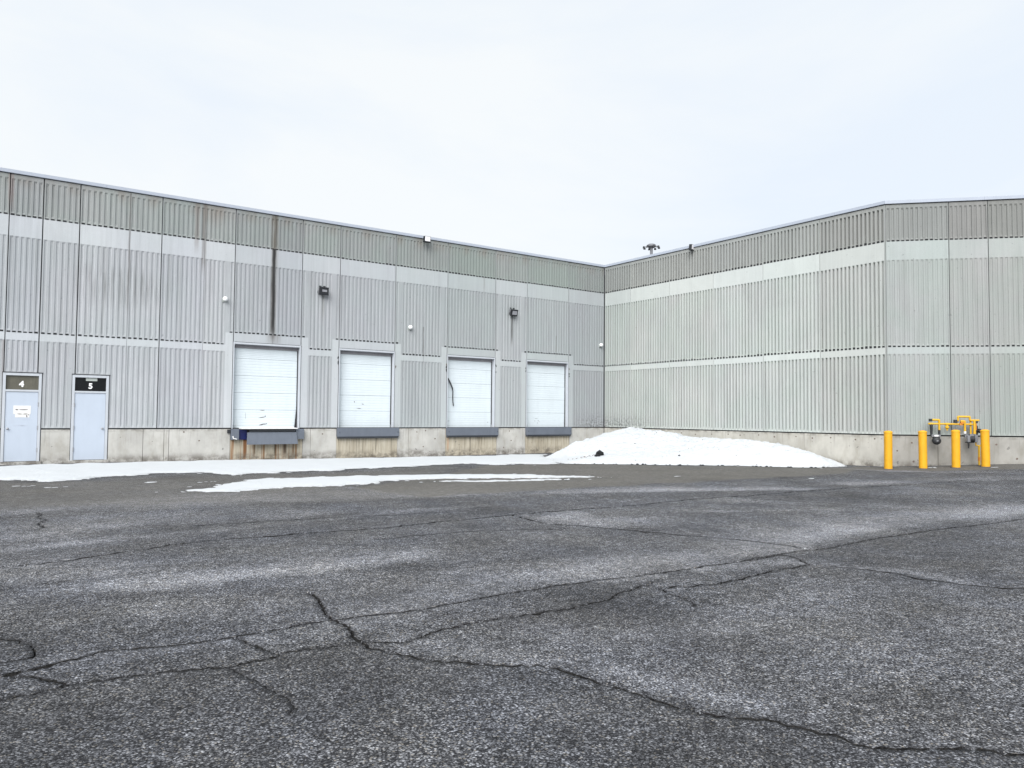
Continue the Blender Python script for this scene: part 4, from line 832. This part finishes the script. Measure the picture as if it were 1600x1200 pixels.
# ================================================================= BOLLARDS
BL = [((-0.897, -14.508), 'yellow bollard standing alone at the outer corner, leftmost of the four', 0.008), ((-0.182, -15.255), 'yellow bollard just left of the round black gas meter', -0.006),
      ((0.484, -15.950), 'yellow bollard between the round gas meter and the grey regulator', 0.004), ((1.076, -16.569), 'yellow bollard right of the yellow gas riser, rightmost of the four', 0.010)]
for i, ((x, y), lb, tl) in enumerate(BL):
    z = float(ground_z(np.array(x), np.array(y))) - 0.01
    if i == 0:
        b0 = thing('bollard', lb, 'bollard', (x, y, z), 'yellow bollards guarding the gas meters')
        mb = MB(); mb.lathe([(0.118, -0.06), (0.122, 0.02), (0.124, 0.06), (0.124, 1.165)], 'yellow', seg=28); mb.build('sleeve', b0, smooth=True)
        mb = MB(); mb.lathe([(0.122, 1.160), (0.132, 1.166), (0.133, 1.19), (0.125, 1.205), (0.085, 1.228), (0.04, 1.238), (0.0, 1.24)], 'yellow', seg=28); mb.build('cap', b0, smooth=True)
        mb = MB(); mb.lathe([(0.1245, 0.012), (0.15, 0.018), (0.17, 0.012), (0.18, 0.0)], 'sealant', seg=20); mb.build('base_collar', b0, smooth=True)
        o = b0
    else:
        o = copy_tree(b0); o.location = (x, y, z); o['label'] = lb
    o.rotation_euler = (tl, -tl * 0.6, i * 1.3); o.scale = (1, 1, (1.0, 0.985, 0.975, 0.955)[i])

# ================================================================= GAS METER SET
def tz(X, Yp): return (1.1614 + (X / 12 - 10.7) * 0.01907, 1.4564 - (Yp / 12 - 22.25) * 0.0207)
gx, gy, _ = wl_cham(1.9, 0, 0)
gas = thing('gas_meter_set', 'yellow gas pipework with black meter and grey regulator on the angled wall', 'gas meter', (gx, gy, 0.08))
def G(X, Yp, off=0.35):
    u_, z_ = tz(X, Yp); x, y, z = wl_cham(u_, -off, z_); return (x - gx, y - gy, z - 0.08)
def pipe(name, pts, r, key, seg=10):
    r = [q * 1.22 for q in r] if isinstance(r, list) else r * 1.22
    mb = MB(); mb.tube([G(*p) for p in pts], r, key, seg); return mb.build(name, gas, smooth=True)
def blk(name, X0, Y0, X1, Y1, o0, o1, key, bev=0.01):
    mb = MB(); mb.box((X0, o0, Y0), (X1, o1, Y1), key, lambda X, o, Yp: G(X, Yp, o)); return mb.build(name, gas, bevel=bev)
def bend(pts, n=3, k=14):
    out = [pts[0]]
    for a, b, c in zip(pts[:-2], pts[1:-1], pts[2:]):
        a, b, c = [np.array((*p, 0.35) if len(p) == 2 else p, float) for p in (a, b, c)]
        d0 = (a - b); d1 = (c - b); l0 = np.hypot(*d0[:2]); l1 = np.hypot(*d1[:2])
        p0 = b + d0 / max(l0, 1) * min(k, l0 / 2); p1 = b + d1 / max(l1, 1) * min(k, l1 / 2)
        for q in range(n + 1):
            t_ = q / n; out.append(tuple((1 - t_) ** 2 * p0 + 2 * t_ * (1 - t_) * b + t_ ** 2 * p1))
    return out + [pts[-1]]
pipe('manifold_pipe', [(122, 265), (968, 270)], 0.024, 'pipe_y')
pipe('inlet_loop', bend([(165, 190), (330, 192), (330, 385)]), 0.028, 'pipe_y'); pipe('meter_riser', [(330, 380), (330, 478)], 0.030, 'black_iron')
blk('regulator_cap', 142, 170, 192, 222, 0.29, 0.41, 'black_iron')
pipe('meter_riser', [(180, 262), (180, 285), (180, 330), (180, 480)], [0.03, 0.045, 0.034, 0.028], 'black_iron'); pipe('pipe_tee', [(150, 268), (208, 268)], 0.036, 'pipe_y')
blk('meter_yoke', 175, 470, 345, 512, 0.28, 0.42, 'meter_grey'); blk('meter_index', 224, 476, 296, 502, 0.421, 0.43, 'white', 0)
cx, cy, cz = G(268, 585, 0.42)
mb = MB(); prof = [(0.0, 0.07), (0.05, 0.068), (0.095, 0.05), (0.125, 0.02), (0.13, -0.02), (0.125, -0.09), (0.09, -0.13), (0.0, -0.14)]
i0 = len(mb.v); k_ = mb.m('black_iron'); seg = 18
ax = Vector((CD[0], CD[1], 0)); oz = Vector((CN[0], CN[1], 0)); up = Vector((0, 0, 1))
for q in range(seg):
    an = 2 * math.pi * q / seg; dv = ax * math.cos(an) + up * math.sin(an)
    for r, h in prof: mb.v.append(tuple(Vector((cx, cy, cz)) + dv * r + oz * h))
n = len(prof)
for q in range(seg):
    for j in range(n - 1):
        a_ = i0 + q * n + j; b_ = i0 + ((q + 1) % seg) * n + j; mb.f.append((a_, b_, b_ + 1, a_ + 1)); mb.mi.append(k_)
mb.build('meter_body', gas, smooth=True)
blk('meter_badge', 248, 572, 284, 596, 0.488, 0.494, 'meter_grey', 0)
pipe('drip_leg', [(478, 265), (478, 300), (478, 318), (478, 345), (478, 360), (478, 388)], [0.025, 0.025, 0.05, 0.05, 0.025, 0.022], 'pipe_y'); pipe('drip_tee', [(440, 268), (516, 268)], 0.033, 'pipe_y')
blk('regulator_cap', 612, 185, 668, 248, 0.27, 0.39, 'black_iron')
pipe('bypass_loop', bend([(640, 205), (685, 203), (685, 127), (905, 127), (905, 195), (1078, 195)]), 0.027, 'pipe_y')
pipe('regulator_feed', bend([(715, 212, 0.42), (795, 212, 0.42), (795, 440, 0.42)]), 0.027, 'pipe_y'); pipe('union', [(795, 400, .42), (795, 444, .42)], 0.034, 'dock_edge')
mb = MB(); mb.tube([G(750, 232, 0.36), G(750, 232, 0.44)], 0.055, 'orange', 12); mb.build('valve_body', gas, smooth=True)
pipe('regulator_riser', [(978, 198, .40), (978, 445, .40)], 0.030, 'pipe_y'); pipe('union', [(978, 405, .40), (978, 448, .40)], 0.036, 'pipe_y')
pipe('valve_stem', [(1012, 235, .33), (1012, 375, .33)], 0.030, 'orange'); blk('valve_box', 995, 205, 1052, 246, 0.25, 0.38, 'black_iron')
pipe('valve_knob', [(1040, 388, .36), (1060, 390, .36), (1062, 390, .36), (1105, 390, .36)], [0.025, 0.025, 0.06, 0.055], 'black_iron')
blk('regulator_body', 800, 462, 868, 516, 0.28, 0.40, 'meter_grey'); blk('regulator_body', 830, 478, 886, 600, 0.405, 0.47, 'meter_grey')
pipe('regulator_drum', [(892, 545, .38), (972, 545, .38)], 0.085, 'black_iron', 14); blk('regulator_head', 884, 450, 972, 500, 0.29, 0.42, 'meter_grey'); blk('regulator_end', 974, 462, 1032, 602, 0.32, 0.44, 'meter_grey')
pipe('vent_stem', [(857, 600, .43), (857, 660, .43), (857, 715, .43)], [0.024, 0.022, 0.014], 'black_iron')
pipe('outlet_elbow', bend([(1005, 600, .38), (1008, 666, .36), (1130, 668, .35)]), 0.016, 'pipe_y', 8)
pipe('ground_riser', [(1068, 672), (1068, 905)], 0.026, 'pipe_y'); pipe('riser_band', [(1068, 880), (1068, 945)], 0.031, 'orange'); pipe('ground_riser', [(1068, 945), (1068, 1045)], 0.025, 'pipe_y'); pipe('riser_sleeve', [(1068, 1030), (1068, 1095)], 0.038, 'black_iron')
blk('meter_flange', 205, 505, 335, 530, 0.30, 0.40, 'black_iron'); blk('shutoff_valve', 700, 248, 760, 290, 0.33, 0.42, 'orange'); blk('regulator_base', 812, 596, 972, 616, 0.33, 0.42, 'black_iron'); pipe('relief_pipe', bend([(1020, 300, .30), (1048, 300, .30), (1048, 470, .30)]), 0.022, 'black_iron'); pipe('return_pipe', [(930, 205, .30), (930, 452, .30)], 0.024, 'pipe_y')
for X, Yp in ((240, 265), (600, 268), (880, 270)): pipe('wall_strut', [(X, Yp, 0.36), (X, Yp, 0.0)], 0.018, 'black_iron', 6)

# ================================================================= SNOW
def snow_sheet(name, poly, h0, fall, seed, label, cat, step=0.09, jit=0.10, cell=0.16, hfun=None, group=None):
    out = resample(poly, step, jit, seed, True); n = len(out); P = np.array(out); lo, hi = P.min(0), P.max(0); rg = np.random.RandomState(seed)
    gx_, gy_ = np.meshgrid(np.arange(lo[0], hi[0], cell), np.arange(lo[1], hi[1], cell)); Q = np.stack([gx_.ravel(), gy_.ravel()], 1) + rg.uniform(-.3, .3, (gx_.size, 2)) * cell
    Q = Q[inside(Q, out)]; dq = seg_dist(Q, out + [out[0]]); Q = Q[dq > step * 0.45]
    vs_ = [Vector(p) for p in out] + [Vector(p) for p in Q]
    r = delaunay_2d_cdt(vs_, [(i, (i + 1) % n) for i in range(n)], [], 0, 1e-5)
    V = np.array([tuple(v) for v in r[0]]); F = [tuple(f) for f in r[2]]; T = np.array([V[list(f)].mean(0) for f in F]); ok = inside(T, out); F = [f for f, o in zip(F, ok) if o]
    d = seg_dist(V, out + [out[0]])
    if hfun is None:
        H = h0 * (1 - np.exp(-d / fall)); H *= np.array([1 + 0.5 * mnoise.noise(Vector((x * 1.7, y * 1.7, seed))) + 0.25 * mnoise.noise(Vector((x * 6, y * 6, seed))) for x, y in V])
    else: H = hfun(V, d)
    Z = ground_z(V[:, 0], V[:, 1]) + 0.006 + np.maximum(H, 0) + np.where(d < 1e-3, -0.03, 0)
    me = bpy.data.meshes.new(name); me.from_pydata([(x, y, z) for (x, y), z in zip(V, Z)], [], F); me.materials.append(MAT['snow'])
    ra = me.attributes.new('rim', 'FLOAT', 'POINT'); ra.data.foreach_set('value', np.clip(1 - d / 0.16, 0, 1).astype(np.float32))
    b = bmesh.new(); b.from_mesh(me)
    for f in b.faces:
        if f.normal.z < 0: f.normal_flip()
    loose = [v for v in b.verts if not v.link_faces]; bmesh.ops.delete(b, geom=loose, context='VERTS'); b.to_mesh(me); b.free()
    me.polygons.foreach_set('use_smooth', [True] * len(me.polygons))
    return tag(link(name, me), label, cat, group)
WALLSIDE = [(-7.6, -6.1), (-6.6, -4.6), (-6.1, -3.4), (-5.2, -2.0), (-4.0, -0.6), (-4.9, -0.9), (-5.9, -0.45), (-6.6, -0.8), (-8.3, -0.75), (-9.0, -0.3), (-12, -0.4), (-15, -0.3), (-18, -0.35), (-20.4, -0.35), (-21.3, -0.55), (-22.5, -0.6), (-23.2, -0.4), (-24.3, -0.8), (-31.5, -0.4), (-32, -3.0), (-27, -4.6)]
snow_sheet('snow_strip', STRIP + WALLSIDE, 0.045, 0.25, 3, 'long strip of snow lying along the foot of the dock wall', 'snow', jit=0.26, step=0.05)
snow_sheet('snow_patch', PATCHA, 0.035, 0.2, 8, 'long thin patch of snow on the asphalt parallel to the dock wall', 'snow', jit=0.24, step=0.05, cell=0.14)
snow_sheet('snow_patch', PATCHB, 0.03, 0.2, 12, 'short narrow sliver of snow on the asphalt just in front of the long patch', 'snow', jit=0.15, step=0.07, cell=0.14)
CTRL = [(x, y, z + (0.09 if abs(y + 3.67) < .1 and x == -1.8 else 0.05)) for x, y, z in RIDGE if y > -12.6] + [(x, y, 0.0) for x, y in FOOT[:13]] + [(-7.6, -7.3, 0.14), (-6.5, -8.1, 0.17), (-5.2, -9.1, 0.18), (-4.2, -9.9, 0.2), (-3.2, -11.0, 0.2), (-5.5, -6.5, .34), (-3.8, -7.5, .45), (-0.02, -0.1, .4), (-0.02, -3, .75), (-0.02, -6, .6), (-0.02, -9, .5), (-0.02, -11.3, .3), (-2, -0.1, .0), (-4.2, -1.6, 0), (-5.6, -3.0, .0), (-3, -2, .42), (-1.2, -1.8, .7), (-7.3, -5.2, .03), (-6.8, -4.5, 0), (-7.1, -6.0, .1)]
CA = np.array(CTRL); Dm = np.hypot(CA[:, None, 0] - CA[None, :, 0], CA[:, None, 1] - CA[None, :, 1]); Wt = np.linalg.solve(Dm + 1e-6 * np.eye(len(CA)), CA[:, 2])
def pile_h(V, d):
    D_ = np.hypot(V[:, None, 0] - CA[None, :, 0], V[:, None, 1] - CA[None, :, 1]); H = D_ @ Wt
    nz = np.array([0.03 * mnoise.noise(Vector((x * 1.3, y * 1.3, 2))) + 0.07 * mnoise.noise(Vector((x * 2.9, y * 2.9, 4))) + 0.08 * abs(mnoise.noise(Vector((x * 6, y * 6, 6)))) + 0.05 * mnoise.noise(Vector((x * 14, y * 14, 9))) for x, y in V])
    return (np.maximum(H, 0.02) + nz * np.clip(H * 2.2, 0.15, 1)) * np.clip(d / 0.12, 0, 1)
pile = snow_sheet('snow_pile', FOOT, 0, 0, 21, 'big ploughed heap of snow pushed into the inside corner of the walls', 'snow heap', jit=0.12, cell=0.075, hfun=pile_h)
from mathutils.bvhtree import BVHTree
bv = BVHTree.FromPolygons([v.co[:] for v in pile.data.vertices], [p.vertices[:] for p in pile.data.polygons])
def on_pile(x, y):
    h = bv.ray_cast(Vector((x, y, 5)), Vector((0, 0, -1))); return h[0] if h[0] else Vector((x, y, float(ground_z(np.array(x), np.array(y)))))
def lump(mb, p, r, key, rg, flat=0.7, sx=1.0):
    i0 = len(mb.v); k = mb.m(key); b = bmesh.new(); bmesh.ops.create_icosphere(b, subdivisions=1, radius=1); 
    mb.v += [(p[0] + v.co.x * r * sx * rg.uniform(.7, 1.2), p[1] + v.co.y * r * rg.uniform(.7, 1.2), p[2] + v.co.z * r * flat * rg.uniform(.7, 1.2)) for v in b.verts]
    for f in b.faces: mb.f.append(tuple(i0 + v.index for v in f.verts)); mb.mi.append(k)
    b.free()
rg = np.random.RandomState(4)
def pile_hit(px, py):      # world point on the heap along a yard sight line
    return None
ch = on_pile(-6.55, -7.0)
mb = MB(); lump(mb, (0, 0, 0.06), 0.17, 'dull_black', rg, 0.85); lump(mb, (-0.20, -0.10, 0.0), 0.12, 'dull_black', rg, 0.45); lump(mb, (-0.33, -0.16, -0.02), 0.06, 'dull_black', rg, 0.4)
tag(mb.build('asphalt_chunk', None, ch), 'black lump of asphalt stuck in the front of the snow heap', 'rubble')
mb = MB()
for _ in range(34):
    x, y = ch.x + rg.normal(-0.45, 0.32), ch.y + rg.normal(0.25, 0.2); lump(mb, on_pile(x, y), rg.uniform(.010, .034), 'rust', rg, .6)
for _ in range(60):
    x, y = rg.uniform(-7.5, -1.5), rg.uniform(-11.5, -3.6)
    if inside(np.array([[x, y]]), FOOT)[0]: lump(mb, on_pile(x, y), rg.uniform(.008, .030), 'rust', rg, .6)
for x, y in ((-2.3, -5.0), (-2.1, -5.6), (-2.6, -5.9), (-2.9, -5.5), (-4.2, -6.4), (-4.6, -9.0)):
    lump(mb, on_pile(x, y), rg.uniform(.03, .06), 'sealant', rg, .7)
for a, b in zip(FOOT[3:10], FOOT[4:11]):
    for _ in range(7):
        t_ = rg.uniform(); x, y = a[0] + (b[0] - a[0]) * t_ - .02, a[1] + (b[1] - a[1]) * t_ - .05; lump(mb, (x + rg.normal(0, .08), y + rg.normal(0, .08), float(ground_z(np.array(x), np.array(y))) + .01), rg.uniform(.02, .06), 'dull_black', rg, .5)
tag(mb.build('snow_grit', None), 'dark grit scattered over the snow heap', 'grit', kind='stuff')
# crumbs of snow round the ragged edges
mb = MB()
for line in (STRIP, PATCHA, PATCHB, FOOT[2:12]):
    for a, b in zip(line[:-1], line[1:]):
        for _ in range(max(1, int(math.hypot(b[0] - a[0], b[1] - a[1]) * 1.6))):
            t_ = rg.uniform(); x, y = a[0] + (b[0] - a[0]) * t_ + rg.normal(0, .22), a[1] + (b[1] - a[1]) * t_ + rg.normal(0, .22)
            lump(mb, (x, y, float(ground_z(np.array(x), np.array(y))) + .008), rg.uniform(.015, .09) * rg.uniform(.3, 1), 'snow', rg, .12, rg.uniform(1, 2.2))
for x, y in ((-24.0, -8.0), (-23.4, -8.6), (-21.6, -8.3), (-20.4, -8.8), (0.1, -15.4), (0.25, -15.35), (0.9, -16.9), (-9.3, -13.2), (-6.5, -15.5)):
    for _ in range(4): lump(mb, (x + rg.normal(0, .12), y + rg.normal(0, .04), float(ground_z(np.array(x), np.array(y))) + .008), rg.uniform(.02, .06), 'snow', rg, .12, 1.8)
tag(mb.build('snow_crumbs', None), 'loose crumbs of snow on the asphalt', 'snow', kind='stuff')
